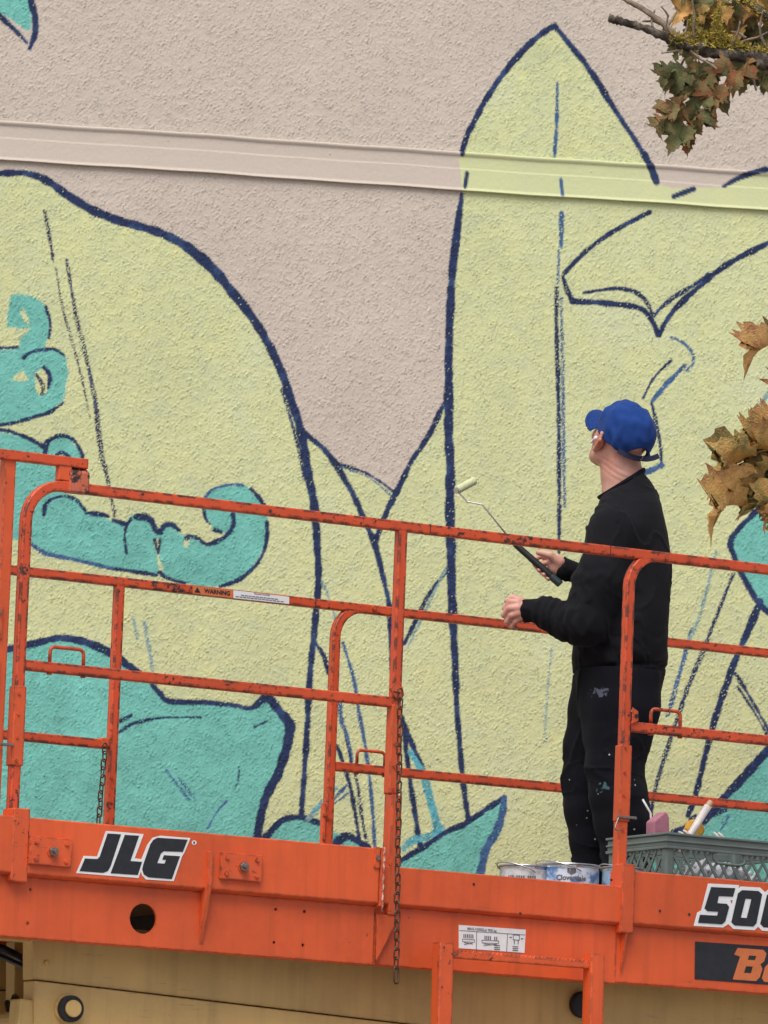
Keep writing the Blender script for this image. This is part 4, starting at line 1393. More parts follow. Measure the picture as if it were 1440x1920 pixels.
# ------------------------------------------------------------------ implicit surfaces for cloth and bodies
class Field:
    """signed distance field on a grid; shapes are blended in, then meshed by surface nets"""
    def __init__(self, lo, hi, h):
        self.lo = np.array(lo, float)
        self.h = h
        self.n = np.ceil((np.array(hi, float) - self.lo) / h).astype(int) + 1
        self.d = np.full(self.n, 0.08, np.float32)

    def _sub(self, lo, hi):
        a = np.clip(np.floor((np.array(lo) - self.lo) / self.h).astype(int), 0, self.n - 1)
        b = np.clip(np.ceil((np.array(hi) - self.lo) / self.h).astype(int) + 1, 1, self.n)
        sl = tuple(slice(i, j) for i, j in zip(a, b))
        ax = [self.lo[k] + self.h * np.arange(a[k], b[k]) for k in range(3)]
        return sl, np.meshgrid(*ax, indexing='ij')

    def blend(self, sl, d, k):
        o = self.d[sl]
        if k <= 0:
            self.d[sl] = np.minimum(o, d)
        else:
            hh = np.clip(.5 + .5 * (o - d) / k, 0, 1)
            self.d[sl] = o * (1 - hh) + d * hh - k * hh * (1 - hh)

    def cap(self, p, q, r0, r1=None, k=.012):
        r1 = r0 if r1 is None else r1
        p, q = np.array(p, float), np.array(q, float)
        m_ = max(r0, r1) + k + .012
        sl, (X, Y, Z) = self._sub(np.minimum(p, q) - m_, np.maximum(p, q) + m_)
        e = q - p
        t = np.clip(((X - p[0]) * e[0] + (Y - p[1]) * e[1] + (Z - p[2]) * e[2]) / (e @ e + 1e-9), 0, 1)
        d = np.sqrt((X - p[0] - t * e[0]) ** 2 + (Y - p[1] - t * e[1]) ** 2 + (Z - p[2] - t * e[2]) ** 2) - (r0 + (r1 - r0) * t)
        self.blend(sl, d.astype(np.float32), k)
        return self

    def chain(self, pts, k=.012):
        """pts: (point, radius)"""
        for (p, r), (q, s) in zip(pts[:-1], pts[1:]):
            self.cap(p, q, r, s, k)
        return self

    def ell(self, c, axes, rads, k=.012, sub=False):
        """ellipsoid; axes: 3 row unit vectors"""
        c = np.array(c, float)
        A = np.array(axes, float)
        R = max(rads) + k + .012
        sl, G = self._sub(c - R, c + R)
        P = [G[i] - c[i] for i in range(3)]
        u = [sum(A[j][i] * P[i] for i in range(3)) / rads[j] for j in range(3)]
        g = np.sqrt(u[0] ** 2 + u[1] ** 2 + u[2] ** 2) + 1e-6
        g2 = np.sqrt((u[0] / rads[0]) ** 2 + (u[1] / rads[1]) ** 2 + (u[2] / rads[2]) ** 2) + 1e-6
        d = (g * (g - 1) / g2).astype(np.float32)
        if sub:
            self.d[sl] = np.maximum(self.d[sl], -d)
        else:
            self.blend(sl, d, k)
        return self

    def slab(self, rings, axis_u, axis_v, k=.01):
        """torso-like stack of ellipses: rings (centre, ru, rv) from bottom to top"""
        C = np.array([r[0] for r in rings], float)
        ru = np.array([r[1] for r in rings])
        rv = np.array([r[2] for r in rings])
        R = max(ru.max(), rv.max()) + .03
        sl, (X, Y, Z) = self._sub(C.min(0) - R, C.max(0) + R)
        zc = C[:, 2]
        cx, cy = np.interp(Z, zc, C[:, 0]), np.interp(Z, zc, C[:, 1])
        a, b_ = np.interp(Z, zc, ru), np.interp(Z, zc, rv)
        u = ((X - cx) * axis_u[0] + (Y - cy) * axis_u[1]) / a
        v = ((X - cx) * axis_v[0] + (Y - cy) * axis_v[1]) / b_
        # rounded-box like section
        g = (np.abs(u) ** 2.3 + np.abs(v) ** 2.3) ** (1 / 2.3) + 1e-6
        d = (g - 1) * np.minimum(a, b_)
        d = np.maximum(d, np.maximum(zc[0] - Z, Z - zc[-1]))
        self.blend(sl, d.astype(np.float32), k)
        return self

    def grid(self):
        return np.meshgrid(*[self.lo[k] + self.h * np.arange(self.n[k]) for k in range(3)], indexing='ij')

    def mesh(self, name):
        d = self.d
        n = self.n
        s = d < 0
        cc = s[:-1, :-1, :-1].astype(np.int8)
        cnt = np.zeros(tuple(n - 1), np.int8)
        for i in (0, 1):
            for j in (0, 1):
                for k in (0, 1):
                    cnt += s[i:n[0] - 1 + i, j:n[1] - 1 + j, k:n[2] - 1 + k]
        act = (cnt > 0) & (cnt < 8)
        ai = np.argwhere(act)
        vid = np.full(tuple(n - 1), -1, np.int32)
        vid[act] = np.arange(len(ai))
        val = {}
        for i in (0, 1):
            for j in (0, 1):
                for k in (0, 1):
                    val[i, j, k] = d[ai[:, 0] + i, ai[:, 1] + j, ai[:, 2] + k]
        acc = np.zeros((len(ai), 3))
        w = np.zeros(len(ai))
        for a in val:
            for ax in range(3):
                if a[ax] == 1: continue
                b_ = tuple(1 if t_ == ax else a[t_] for t_ in range(3))
                va, vb = val[a], val[b_]
                m_ = (va < 0) != (vb < 0)
                t = np.where(m_, va / (va - vb + 1e-12), 0)
                for q in range(3):
                    acc[:, q] += np.where(m_, a[q] + (t if q == ax else 0), 0)
                w += m_
        V = self.lo + (ai + acc / w[:, None]) * self.h
        F = []
        for ax in range(3):
            s0 = [slice(None)] * 3
            s1 = [slice(None)] * 3
            s0[ax] = slice(0, n[ax] - 1)
            s1[ax] = slice(1, n[ax])
            ch = s[tuple(s0)] != s[tuple(s1)]
            e = np.argwhere(ch)
            u, v = [(1, 2), (2, 0), (0, 1)][ax]
            e = e[(e[:, u] > 0) & (e[:, v] > 0) & (e[:, u] < n[u] - 1) & (e[:, v] < n[v] - 1)]
            flip = s[e[:, 0], e[:, 1], e[:, 2]]
            def cell(du, dv):
                q = e.copy()
                q[:, u] += du
                q[:, v] += dv
                return vid[q[:, 0], q[:, 1], q[:, 2]]
            qd = np.stack([cell(-1, -1), cell(0, -1), cell(0, 0), cell(-1, 0)], 1)
            qd[~flip] = qd[~flip][:, ::-1]
            F.append(qd)
        F = np.concatenate(F)
        me = mesh_np(name, V, F)
        smooth(me)
        return me


def waves(X, Y, Z, n, lam, seed, stretch=(1, 1, 1)):
    """cheap smooth 3D noise"""
    r = np.random.RandomState(seed)
    o = 0
    for _ in range(n):
        k = r.standard_normal(3)
        k = k / np.linalg.norm(k) * (2 * math.pi / (lam * r.uniform(.7, 1.5)))
        k = k * np.array(stretch)
        o = o + np.sin(X * k[0] + Y * k[1] + Z * k[2] + r.uniform(0, 6.28))
    return o / math.sqrt(n / 2)


# ------------------------------------------------------------------ the painter
mw = plat_to_world((3.05, 0.90, 0))
DM = float(mw @ HEAD)
Zdeck = DZ


def H_(px, py, b=0.0):
    return at(px, py, DM + b)


person = empty('person')
person.location = (H_(1150, 1735)[0], H_(1150, 1735)[1], DZ + ZD)
tag(person, 'man in black sweatshirt, black paint-spattered trousers and blue cap holding a roller', 'person')
PO = np.array(person.location)
HW = lambda px, py, b=0.0: H_(px, py, b) - PO      # person-local
dn = HEAD        # away from the camera
rt = RIGHT       # to the right
UP = np.array([0, 0, 1.])


def person_obj(me, name, mat, mods=None):
    me.materials.append(mat)
    return link(bpy.data.objects.new(name, me), person)


# head frame
phi = rad(55)
tilt = rad(35)
f0 = -math.cos(phi) * rt + math.sin(phi) * dn
l0 = -math.sin(phi) * rt - math.cos(phi) * dn
hf = f0 * math.cos(tilt) + UP * math.sin(tilt)
hu = UP * math.cos(tilt) - f0 * math.sin(tilt)
hl = l0
HC = HW(1162, 827)
hp = lambda f, l, u: HC + hf * f + hl * l + hu * u
AX = (hf, hl, hu)

# torso frame
phb = rad(24)
bf = -math.cos(phb) * rt + math.sin(phb) * dn      # facing
bl = -math.sin(phb) * rt - math.cos(phb) * dn      # his left


def z_of(py, px=1160): return HW(px, py)[2]


lo = np.array([-.48, -.5, -.02])
hi = np.array([.34, .5, 1.86])
body = Field(lo, hi, 0.0042)
# skull, face, jaw
body.ell(hp(-.006, 0, .030), AX, (.098, .076, .090), .0)
body.ell(hp(.030, 0, -.030), AX, (.066, .062, .085), .03)
body.ell(hp(.052, 0, -.085), AX, (.040, .040, .032), .02)
for s_ in (-1, 1):
    body.cap(hp(-.002, .058 * s_, -.062), hp(.050, .030 * s_, -.092), .020, .018, .02)       # jaw
    body.ell(hp(.058, .040 * s_, -.020), AX, (.024, .026, .022), .02)                    # cheekbone
    body.ell(hp(.078, .030 * s_, .012), AX, (.016, .020, .010), .012)                     # brow
    body.ell(hp(.092, .030 * s_, -.002), AX, (.010, .013, .009), .0, sub=True)            # eye socket
    body.ell(hp(.078, .031 * s_, -.002), AX, (.012, .013, .011), .003)                    # eyeball
    # ear: helix, bowl and lobe
    ec = lambda f, u, l=.084: hp(f - .004, l * s_, u)
    body.chain([(ec(.014, -.034, .077), .0065), (ec(.006, -.044, .082), .0075), (ec(-.010, -.022, .094), .0055), (ec(-.022, .004, .100), .0055), (ec(-.012, .026, .096), .0055), (ec(.010, .022, .082), .005)], .006)
    body.ell(hp(-.008, .084 * s_, -.008), AX, (.019, .008, .030), .006)
    body.ell(hp(.010, .076 * s_, -.008), AX, (.007, .009, .010), .004)
body.chain([(hp(.084, 0, .008), .010), (hp(.104, 0, -.026), .012), (hp(.092, 0, -.036), .010)], .01)      # nose
for u, r_ in ((-.056, .006), (-.064, .0065)):
    body.chain([(hp(.070, .022, u), .004), (hp(.086, .0, u), r_), (hp(.070, -.022, u), .004)], .005)       # lips
# neck
nb = HW(1166, 935, .0)
body.chain([(hp(-.030, 0, -.040), .062), (HW(1166, 892), .064), (nb, .060), (HW(1174, 965), .065)], .03)
body.chain([(hp(-.074, .018, -.040), .026), (HW(1182, 905, -.01), .030), (HW(1188, 945, .0), .036)], .03)
# trunk and limbs below the clothes
body.chain([(HW(1176, 1005), .080), (HW(1166, 1120), .11), (HW(1158, 1290), .12)], .04)
LSh, LEl, LWr = HW(1152, 1000, -.17), HW(1093, 1172, -.235), HW(1006, 1142, -.17)
RSh, REl, RWr = HW(1212, 1000, .17), HW(1150, 1150, .20), HW(1078, 1072, .10)
body.chain([(LSh, .05), (LEl, .042), (LWr, .028), (HW(988, 1143, -.16), .027)], .02)
body.chain([(RSh, .05), (REl, .042), (RWr, .028), (HW(1060, 1069, .085), .027)], .02)
LH, LK, LA = HW(1170, 1310, -.09), HW(1156, 1470, -.11), HW(1178, 1715, -.10)
RH, RK, RA = HW(1128, 1310, .08), HW(1106, 1480, .09), HW(1107, 1715, .07)
body.chain([(LH, .085), (LK, .055), (LA, .04)], .03)
body.chain([(RH, .085), (RK, .055), (RA, .04)], .03)
# left hand: loose fist, back of the hand towards us
q = lambda px, py, b: HW(px, py, b)
lb = -.16
body.chain([(q(990, 1143, lb), .026), (q(974, 1141, lb), .030)], .012)
for (a, b_, c_, e_, r_) in (
        ((970, 1130, lb - .012), (958, 1129, lb - .014), (947, 1140, lb + .004), (956, 1150, lb + .022), .0105),
        ((970, 1140, lb - .018), (955, 1141, lb - .018), (945, 1153, lb + .002), (955, 1160, lb + .022), .0105),
        ((971, 1150, lb - .016), (959, 1154, lb - .016), (951, 1166, lb + .002), (961, 1170, lb + .020), .0100),
        ((975, 1158, lb - .008), (967, 1165, lb - .008), (960, 1175, lb + .006), (968, 1177, lb + .020), .0090)):
    body.chain([(q(*a), .016), (q(*b_), r_ + .001), (q(*c_), r_), (q(*e_), r_ - .002)], .003)
body.chain([(q(978, 1128, lb + .02), .015), (q(962, 1121, lb + .028), .0115), (q(950, 1127, lb + .03), .0095)], .006)
# right hand wrapped round the roller handle
rb = .075
body.chain([(q(1060, 1069, rb + .008), .026), (q(1046, 1062, rb + .014), .029), (q(1040, 1052, rb + .018), .022)], .012)
body.ell(q(1044, 1060, rb + .010), (rt, dn, UP), (.030, .018, .036), .012)
for (a, b_, c_, e_) in (
        ((1036, 1046, rb + .030), (1013, 1042, rb + .034), (1000, 1050, rb + .022), (1003, 1059, rb + .000)),
        ((1042, 1054, rb + .034), (1020, 1056, rb + .036), (1007, 1062, rb + .022), (1011, 1069, rb - .006)),
        ((1046, 1063, rb + .032), (1029, 1068, rb + .034), (1016, 1072, rb + .020), (1020, 1077, rb - .008)),
        ((1050, 1071, rb + .026), (1037, 1078, rb + .028), (1026, 1081, rb + .016), (1028, 1085, rb - .006))):
    body.chain([(q(*a), .011), (q(*b_), .0105), (q(*c_), .0098), (q(*e_), .0085)], .003)
body.chain([(q(1050, 1055, rb - .010), .018), (q(1032, 1041, rb - .020), .0120), (q(1010, 1036, rb - .016), .0100)], .008)
# creases at the back of the neck
sl, (X, Y, Z) = body._sub(HC + np.array([-.14, -.14, -.17]), HC + np.array([.14, .14, .0]))
u_ = (X - HC[0]) * hu[0] + (Y - HC[1]) * hu[1] + (Z - HC[2]) * hu[2]
f_ = (X - HC[0]) * hf[0] + (Y - HC[1]) * hf[1] + (Z - HC[2]) * hf[2]
wv = np.zeros_like(u_)
for uc, am in ((-.052, .0018), (-.070, .0022), (-.086, .0016)):
    wv += am * np.exp(-((u_ - uc + .15 * np.maximum(f_ + .06, 0)) / .0035) ** 2)
wv *= np.clip((-f_ - .01) / .03, 0, 1)
body.d[sl] += wv.astype(np.float32)

M['skin'], t, b = new_mat('skin')
tc = nd(t, 'ShaderNodeTexCoord').outputs['Object']
sk = ramp(t, noise(t, 14, 5, .6, tc), [(0.30, (.47, .20, .145)), (0.50, (.57, .29, .22)), (0.72, (.62, .36, .285))])
sk = mix(t, ramp(t, noise(t, 260, 3, .6, tc), [(.35, 0.), (.7, .22)]), sk, (.40, .17, .12))
dsn = nd(t, 'ShaderNodeVectorMath', operation='DISTANCE')
t.links.new(tc, dsn.inputs[0])
dsn.inputs[1].default_value = tuple(hp(-.010, .096, -.008))
sk = mix(t, ramp(t, dsn.outputs['Value'], [(.012, .75), (.034, 0.)]), sk, (.50, .13, .075))
t.links.new(sk, b.inputs['Base Color'])
b.inputs['Roughness'].default_value = .52
b.inputs['Subsurface Weight'].default_value = .08
b.inputs['Subsurface Radius'].default_value = (.012, .005, .003)
bump(t, b, noise(t, 330, 3, .6, tc), .12, .002)
bo = person_obj(body.mesh('body'), 'body', M['skin'])

# --- cloth
def cloth_mat(name, col, scale=900, sheen=.03):
    mt, t, b = new_mat(name)
    tc = nd(t, 'ShaderNodeTexCoord').outputs['Object']
    n = noise(t, 9, 4, .6, tc)
    n2_ = noise(t, scale, 2, .6, tc)
    cc = ramp(t, n, [(.3, tuple(x * .8 for x in col)), (.7, tuple(x * 1.2 for x in col))])
    cc = mix(t, ramp(t, n2_, [(.35, 0.), (.75, .4)]), cc, tuple(x * 1.7 + .001 for x in col))
    b.inputs['Roughness'].default_value = .9
    b.inputs['Specular IOR Level'].default_value = .08
    b.inputs['Sheen Weight'].default_value = sheen
    bump(t, b, n2_, .35, .002)
    return mt, t, b, cc, tc


M['sweat'], t, b, cc, tc = cloth_mat('black_fleece', (.0085, .0085, .0105))
t.links.new(cc, b.inputs['Base Color'])

sw = Field((-.44, -.46, z_of(1300) - .03), (.34, .46, z_of(885)), .0058)
rings = []
for py, xl, xr, rv in ((1296, 1080, 1238, .175), (1284, 1076, 1241, .185), (1262, 1070, 1247, .195), (1238, 1069, 1252, .205), (1200, 1075, 1256, .21), (1150, 1082, 1259, .215), (1100, 1086, 1259, .215), (1050, 1092, 1258, .215), (1000, 1102, 1254, .21), (975, 1110, 1249, .195), (950, 1119, 1243, .165), (932, 1127, 1237, .125), (918, 1143, 1231, .10), (905, 1162, 1224, .085), (894, 1182, 1216, .07), (884, 1197, 1208, .05)):
    s_ = F_PX / DM
    cxp = (xl + xr) / 2
    P = HW(cxp, py, 0)
    rings.append((P, (xr - xl) / 2 / s_, rv))
sw.slab(rings, rt, dn, .0)
# shoulders and sleeves
sw.chain([(HW(1165, 965, -.07), .07), (HW(1150, 998, -.165), .080), (HW(1122, 1090, -.215), .079), (HW(1096, 1168, -.225), .076)], .05)
sw.chain([(HW(1096, 1168, -.225), .076), (HW(1062, 1166, -.205), .066), (HW(1036, 1154, -.19), .054), (HW(1018, 1146, -.18), .045)], .02)
sw.chain([(HW(1019, 1146, -.18), .041), (HW(988, 1143, -.16), .0405)], .006)
sw.chain([(HW(1190, 965, .06), .06), (HW(1196, 1000, .15), .072), (HW(1180, 1090, .20), .075), (HW(1148, 1150, .20), .07), (HW(1098, 1090, .12), .052)], .04)
sw.chain([(HW(1092, 1078, .105), .039), (HW(1061, 1069, .085), .0385)], .006)
X, Y, Z = sw.grid()
# relative drawing coordinates for folds
ca = (X * rt[0] + Y * rt[1])
cd = (X * dn[0] + Y * dn[1])
def crease(w, width, amp):
    """thin raised ridges with soft valleys beside them"""
    return -amp * np.exp(-(w / width) ** 2) + amp * .35


wq = waves(ca, cd, Z, 6, .30, 3, (1.5, 1.1, .55))
fold = .0040 * waves(ca, cd, Z, 7, .17, 4, (1.3, 1.0, .5)) + crease(wq + .25 * waves(ca, cd, Z, 5, .09, 8), .16, .0050)
fold += crease(waves(ca, cd, Z, 6, .20, 6, (.9, 1.0, 1.0)), .10, .0028)
sw.d += fold.astype(np.float32)
# bunched sleeve near the cuff
def ripple(p, ax, lam, amp, reach, seed):
    p = HW(*p)
    a0 = np.array(ax, float)
    a0 = a0 / np.linalg.norm(a0)
    tpos = (X - p[0]) * a0[0] + (Y - p[1]) * a0[1] + (Z - p[2]) * a0[2]
    r2 = (X - p[0]) ** 2 + (Y - p[1]) ** 2 + (Z - p[2]) ** 2
    ww = np.exp(-r2 / reach ** 2)
    sw.d[...] += (amp * ww * np.sin(2 * math.pi * tpos / lam + 1.3 * waves(X, Y, Z, 4, .10, seed))).astype(np.float32)


axs = HW(1062, 1166, -.205) - HW(988, 1143, -.16)
ripple((1042, 1152, -.20), axs, .026, .0075, .055, 1)
ripple((1080, 1160, -.24), axs + np.array([0, 0, .05]), .045, .008, .075, 2)
ripple((1100, 1080, -.22), (0, 0, 1), .07, .005, .09, 3)
ripple((1150, 1236, -.15), (.35, 0, 1), .060, .006, .08, 4)
ripple((1225, 1232, -.1), (-.35, 0, 1), .055, .005, .07, 6)
ripple((1130, 960, -.1), (.7, 0, .7), .040, .004, .07, 7)
# hem band: groove above it
zz_h = z_of(1258) + .10 * ca
sw.d += (.006 * np.exp(-((Z - zz_h) / .006) ** 2)).astype(np.float32)
# cut neck opening and the bottom
nk = HW(1163, 900, 0)
so_ = person_obj(sw.mesh('sweatshirt'), 'sweatshirt', M['sweat'])
# ribbed collar
rc = []
for i in range(29):
    a = 2 * math.pi * i / 28
    cx, cz = 1164 + 42 * math.cos(a), 919 - 13 * math.cos(a + .0)
    p = HW(1166 + 40 * math.cos(a), 908 - 25 * math.cos(a), .076 * math.sin(a))
    rc.append(tuple(p))
cb = MB()
cb.sweep(rc, [(.008 * math.cos(2 * math.pi * i / 10), .012 * math.sin(2 * math.pi * i / 10)) for i in range(10)], None, False)
col_o = cb.build('collar', M['sweat'], so_, None, 0, 2, True)

# trousers
M['trouser'], t, b, cc, tc = cloth_mat('black_trouser_cloth', (.0065, .007, .010))
vor = nd(t, 'ShaderNodeTexVoronoi', feature='F1')
vor.inputs['Scale'].default_value = 34
vor.inputs['Randomness'].default_value = 1.0
t.links.new(tc, vor.inputs['Vector'])
spk = ramp(t, vor.outputs['Distance'], [(.085, 1.0), (.11, 0.0)])
sep = nd(t, 'ShaderNodeSeparateColor')
t.links.new(vor.outputs['Color'], sep.inputs[0])
spk = math_n(t, 'MULTIPLY', spk, ramp(t, sep.outputs[0], [(.70, 0.0), (.72, 1.0)]))


def spot(p, r, squash, seed):
    """soft-edged paint mark round a point of the cloth"""
    mp = nd(t, 'ShaderNodeVectorMath', operation='DISTANCE')
    nz = nd(t, 'ShaderNodeTexNoise')
    nz.inputs['Scale'].default_value = 55
    t.links.new(tc, nz.inputs['Vector'])
    vm = nd(t, 'ShaderNodeVectorMath', operation='MULTIPLY_ADD')
    t.links.new(nz.outputs['Color'], vm.inputs[0])
    vm.inputs[1].default_value = (.07, .07, .07)
    t.links.new(tc, vm.inputs[2])
    sc_ = nd(t, 'ShaderNodeVectorMath', operation='MULTIPLY')
    t.links.new(vm.outputs[0], sc_.inputs[0])
    sc_.inputs[1].default_value = squash
    t.links.new(sc_.outputs[0], mp.inputs[0])
    mp.inputs[1].default_value = tuple((p[i] + .035) * squash[i] for i in range(3))
    return ramp(t, mp.outputs['Value'], [(r * .85, 1.0), (r, 0.0)])


cc = mix(t, spk, cc, (.42, .43, .45))
cc = mix(t, spot(HW(1122, 1299, -.17), .024, (1, .3, 1.6), 1), cc, (.085, .095, .13))
cc = mix(t, spot(HW(1133, 1477, -.18), .016, (1, .3, 2.2), 2), cc, (.06, .13, .14))
t.links.new(cc, b.inputs['Base Color'])
tr = Field((-.34, -.36, .01), (.30, .36, z_of(1262)), .0058)
s_ = F_PX / DM
def leg(rows, b_):
    R_ = []
    for py, xl, xr, dd in rows:
        R_.append((HW((xl + xr) / 2, py, b_ + dd), (xr - xl) / 2 / s_))
    return R_


near = leg([(1270, 1085, 1238, 0), (1330, 1088, 1236, 0), (1380, 1092, 1222, 0), (1430, 1097, 1207, -.01), (1490, 1106, 1212, -.01), (1540, 1116, 1221, 0), (1600, 1128, 1222, 0), (1742, 1136, 1224, 0)], -.085)
far = leg([(1270, 1072, 1200, 0), (1330, 1065, 1180, 0), (1400, 1057, 1165, 0), (1460, 1055, 1150, 0), (1520, 1059, 1145, 0), (1580, 1068, 1142, 0), (1625, 1074, 1139, 0), (1742, 1080, 1140, 0)], .085)
tr.slab([(HW(1156, 1345, 0), 72 / s_, .15), (HW(1157, 1310, 0), 80 / s_, .165), (HW(1158, 1262, 0), 78 / s_, .17)], rt, dn, .0)
tr.chain(near, .02)
tr.chain(far, .02)
X, Y, Z = tr.grid()
ca = (X * rt[0] + Y * rt[1])
cd = (X * dn[0] + Y * dn[1])
fold = .0035 * waves(ca, cd, Z, 7, .20, 13, (1.4, 1.2, .4)) + crease(waves(ca, cd, Z, 6, .26, 14, (1.3, 1.1, .6)), .14, .0045)
kn = np.exp(-((Z - z_of(1450)) / .10) ** 2)
fold += kn * crease(waves(ca, cd, Z, 5, .14, 16, (.6, .8, 1.4)), .20, .0045)
bt = np.clip((z_of(1560) - Z) / .06, 0, 1)
fold += bt * crease(waves(ca, cd, Z, 5, .12, 18, (.5, .6, 1.5)), .22, .0060)
# pressed seam down each side
tr.d += fold.astype(np.float32)
person_obj(tr.mesh('trousers'), 'trousers', M['trouser'])

# shoes standing on the deck
M['shoe'] = plain('dark_shoe', (.02, .02, .022), .6, 0, .3, 40)
M['sole'] = plain('pale_sole', (.45, .43, .40), .7, 0, .2, 40)
for an, fd in ((LA, -.10), (RA, .07)):
    sf = Field(np.array([an[0] - .30, an[1] - .25, .0]), np.array([an[0] + .25, an[1] + .3, .16]), .006)
    base = np.array([an[0], an[1], 0])
    toe = base + bf * .17
    heel = base - bf * .07
    sf.cap(heel + UP * .052, base + bf * .06 + UP * .058, .04, .045, .02)
    sf.cap(base + bf * .06 + UP * .05, toe + UP * .042, .045, .036, .02)
    sf.cap(base + UP * .06, base + UP * .11, .045, .045, .02)
    Xs, Ys, Zs = sf.grid()
    sf.d = np.maximum(sf.d, (.012 - Zs).astype(np.float32))
    sh_o = person_obj(sf.mesh('shoe'), 'shoe', M['shoe'])
    out = [base + bf * (.05 + .155 * math.cos(a)) + bl * (.046 * math.sin(a)) for a in np.linspace(0, 2 * math.pi, 20, endpoint=False)]
    MB().prism([tuple(p + UP * .001) for p in out], (0, 0, .018)).build('sole', M['sole'], sh_o, bevel=.004)

# --- cap (built in the head's frame, then turned with it)
M['cap'], t, b, cc, tc = cloth_mat('blue_twill', (.012, .040, .165), 700, .05)
t.links.new(cc, b.inputs['Base Color'])
E3 = np.eye(3)
cf = Field((-.14, -.12, -.06), (.23, .12, .16), .0032)
cf.ell((-.012, 0, .040), E3, (.113, .092, .104), 0)
cf.ell((-.070, 0, .045), E3, (.050, .068, .078), .02)          # slack cloth at the back
X, Y, Z = cf.grid()
wr = .0016 * waves(X, Y, Z, 7, .055, 31) + .0010 * waves(X, Y, Z, 7, .03, 33)
# soft dents in the crown
for (px_, py_, pz_, am, rr) in ((-.09, .045, .085, .007, .026), (-.055, .075, .07, .005, .022), (-.10, .02, .03, .005, .020), (-.03, .05, .125, .004, .03), (-.075, .06, .03, .006, .016)):
    wr += am * np.exp(-((X - px_) ** 2 + (Y - py_) ** 2 + (Z - pz_) ** 2) / rr ** 2)
# panel seams
ang = np.arctan2(Y, X + .012)
for a0 in np.radians([0, 60, 120, 180, -60, -120]):
    da = np.abs((ang - a0 + math.pi) % (2 * math.pi) - math.pi)
    wr += .0016 * np.exp(-(da * np.hypot(X + .012, Y) / .0028) ** 2)
cf.d += wr.astype(np.float32)
inner = np.sqrt(((X + .012) / .106) ** 2 + (Y / .085) ** 2 + ((Z - .038) / .097) ** 2)
cf.d = np.maximum(cf.d, (-((inner - 1) * .085 + wr)).astype(np.float32))
edge = .056 + .10 * X                 # lower edge, higher over the brow
cf.d = np.maximum(cf.d, (edge - .045 + .0 * X - Z).astype(np.float32))
op = np.sqrt(((X + .13) / .06) ** 2 + (Y / .042) ** 2 + ((Z - .006) / .036) ** 2)
cf.d = np.maximum(cf.d, (-(op - 1) * .035).astype(np.float32))
# brim
bx = np.clip(X, .0, .3)
bu = np.sqrt(((X - .055) / .118) ** 2 + (Y / .090) ** 2)
bz = np.abs(Z - (.030 - (Y ** 2) * 4.6 - .06 * (X - .08))) - .0022
brim = np.maximum((bu - 1) * .075, bz)
brim = np.where(inner < 1.0, np.maximum(brim, .02), brim)
brim = np.maximum(brim, .055 - X)
hh = np.clip(.5 + .5 * (cf.d - brim) / .006, 0, 1)
cf.d = (cf.d * (1 - hh) + brim * hh - .006 * hh * (1 - hh)).astype(np.float32)
me = cf.mesh('cap')
RM = Matrix(((hf[0], hl[0], hu[0], HC[0]), (hf[1], hl[1], hu[1], HC[1]), (hf[2], hl[2], hu[2], HC[2]), (0, 0, 0, 1)))
me.transform(RM)
cap_o = person_obj(me, 'cap', M['cap'])
M['cap_strap'] = plain('navy_strap', (.008, .012, .045), .8, 0, .2, 60)
def hpl(f, l, u): return tuple(hp(f, l, u))
st = [hpl(-.094, .066, .007), hpl(-.114, .038, .004), hpl(-.123, .0, .002), hpl(-.116, -.036, .004), hpl(-.098, -.064, .007)]
mb = MB().sweep(catmull(st, 6), [(.010 * math.cos(a), .003 * math.sin(a)) if False else p for p, a in zip(((.002, .009), (-.002, .009), (-.002, -.009), (.002, -.009)), range(4))])
mb.build('strap', M['cap_strap'], cap_o, bevel=.001)
te = [hpl(-.122, -.012, .003), hpl(-.134, -.030, .010), hpl(-.142, -.048, .022), hpl(-.146, -.060, .034)]
MB().sweep(catmull(te, 6), ((.002, .009), (-.002, .009), (-.002, -.009), (.002, -.009))).build('strap_tail', M['cap_strap'], cap_o, bevel=.001)
MB().box(-.003, .003, -.008, .008, -.010, .010)
bk = MB().sweep([hpl(-.126, -.010, -.008), hpl(-.127, -.016, .014)], circle(.0022, 6))
bk.build('buckle', M['steel'], cap_o)
MB().cyl(hpl(-.014, 0, .1405), tuple(hu), .008, .005, 14, .004).build('cap_button', M['cap'], cap_o, sm=True)
# earbud
M['bud'] = plain('white_plastic', (.8, .8, .8), .25, 0, .03, 40)
eb = Field(HC + hl * .07 - .06, HC + hl * .07 + .06, .0022)
eb.ell(hp(.012, .090, -.006), AX, (.0075, .006, .0075), 0)
eb.cap(hp(.014, .093, -.010), hp(.024, .092, -.032), .0036, .0034, .002)
person_obj(eb.mesh('earbud'), 'earbud', M['bud'])
person_scale = 1

# ------------------------------------------------------------------ paint roller in his right hand
rl = empty('paint_roller', tuple(H_(1008, 1057, .07)))
tag(rl, 'small paint roller with pale sleeve and black handle, held by the man', 'paint roller')
RO = np.array(rl.location)
rr_ = lambda px, py, b_=.07: tuple(H_(px, py, b_) - RO)
M['grip'] = plain('black_grip', (.012, .012, .013), .38, 0, .3, 60)
M['grip_cap'] = plain('dark_teal_cap', (.02, .04, .045), .45, 0, .2, 60)
M['wire'] = plain('bright_wire', (.55, .56, .58), .28, .9, .1, 40)
M['sleeve'] = plain('pale_yellow_nap', (.58, .62, .36), .95, 0, .12, 60, .9, 300)
hp_ = [np.array(rr_(956, 1012)), np.array(rr_(970, 1024)), np.array(rr_(996, 1047)), np.array(rr_(1022, 1070)), np.array(rr_(1033, 1080))]
wds = [.0045, .0105, .0115, .0125, .0125]
cp_ = catmull(hp_, 6)
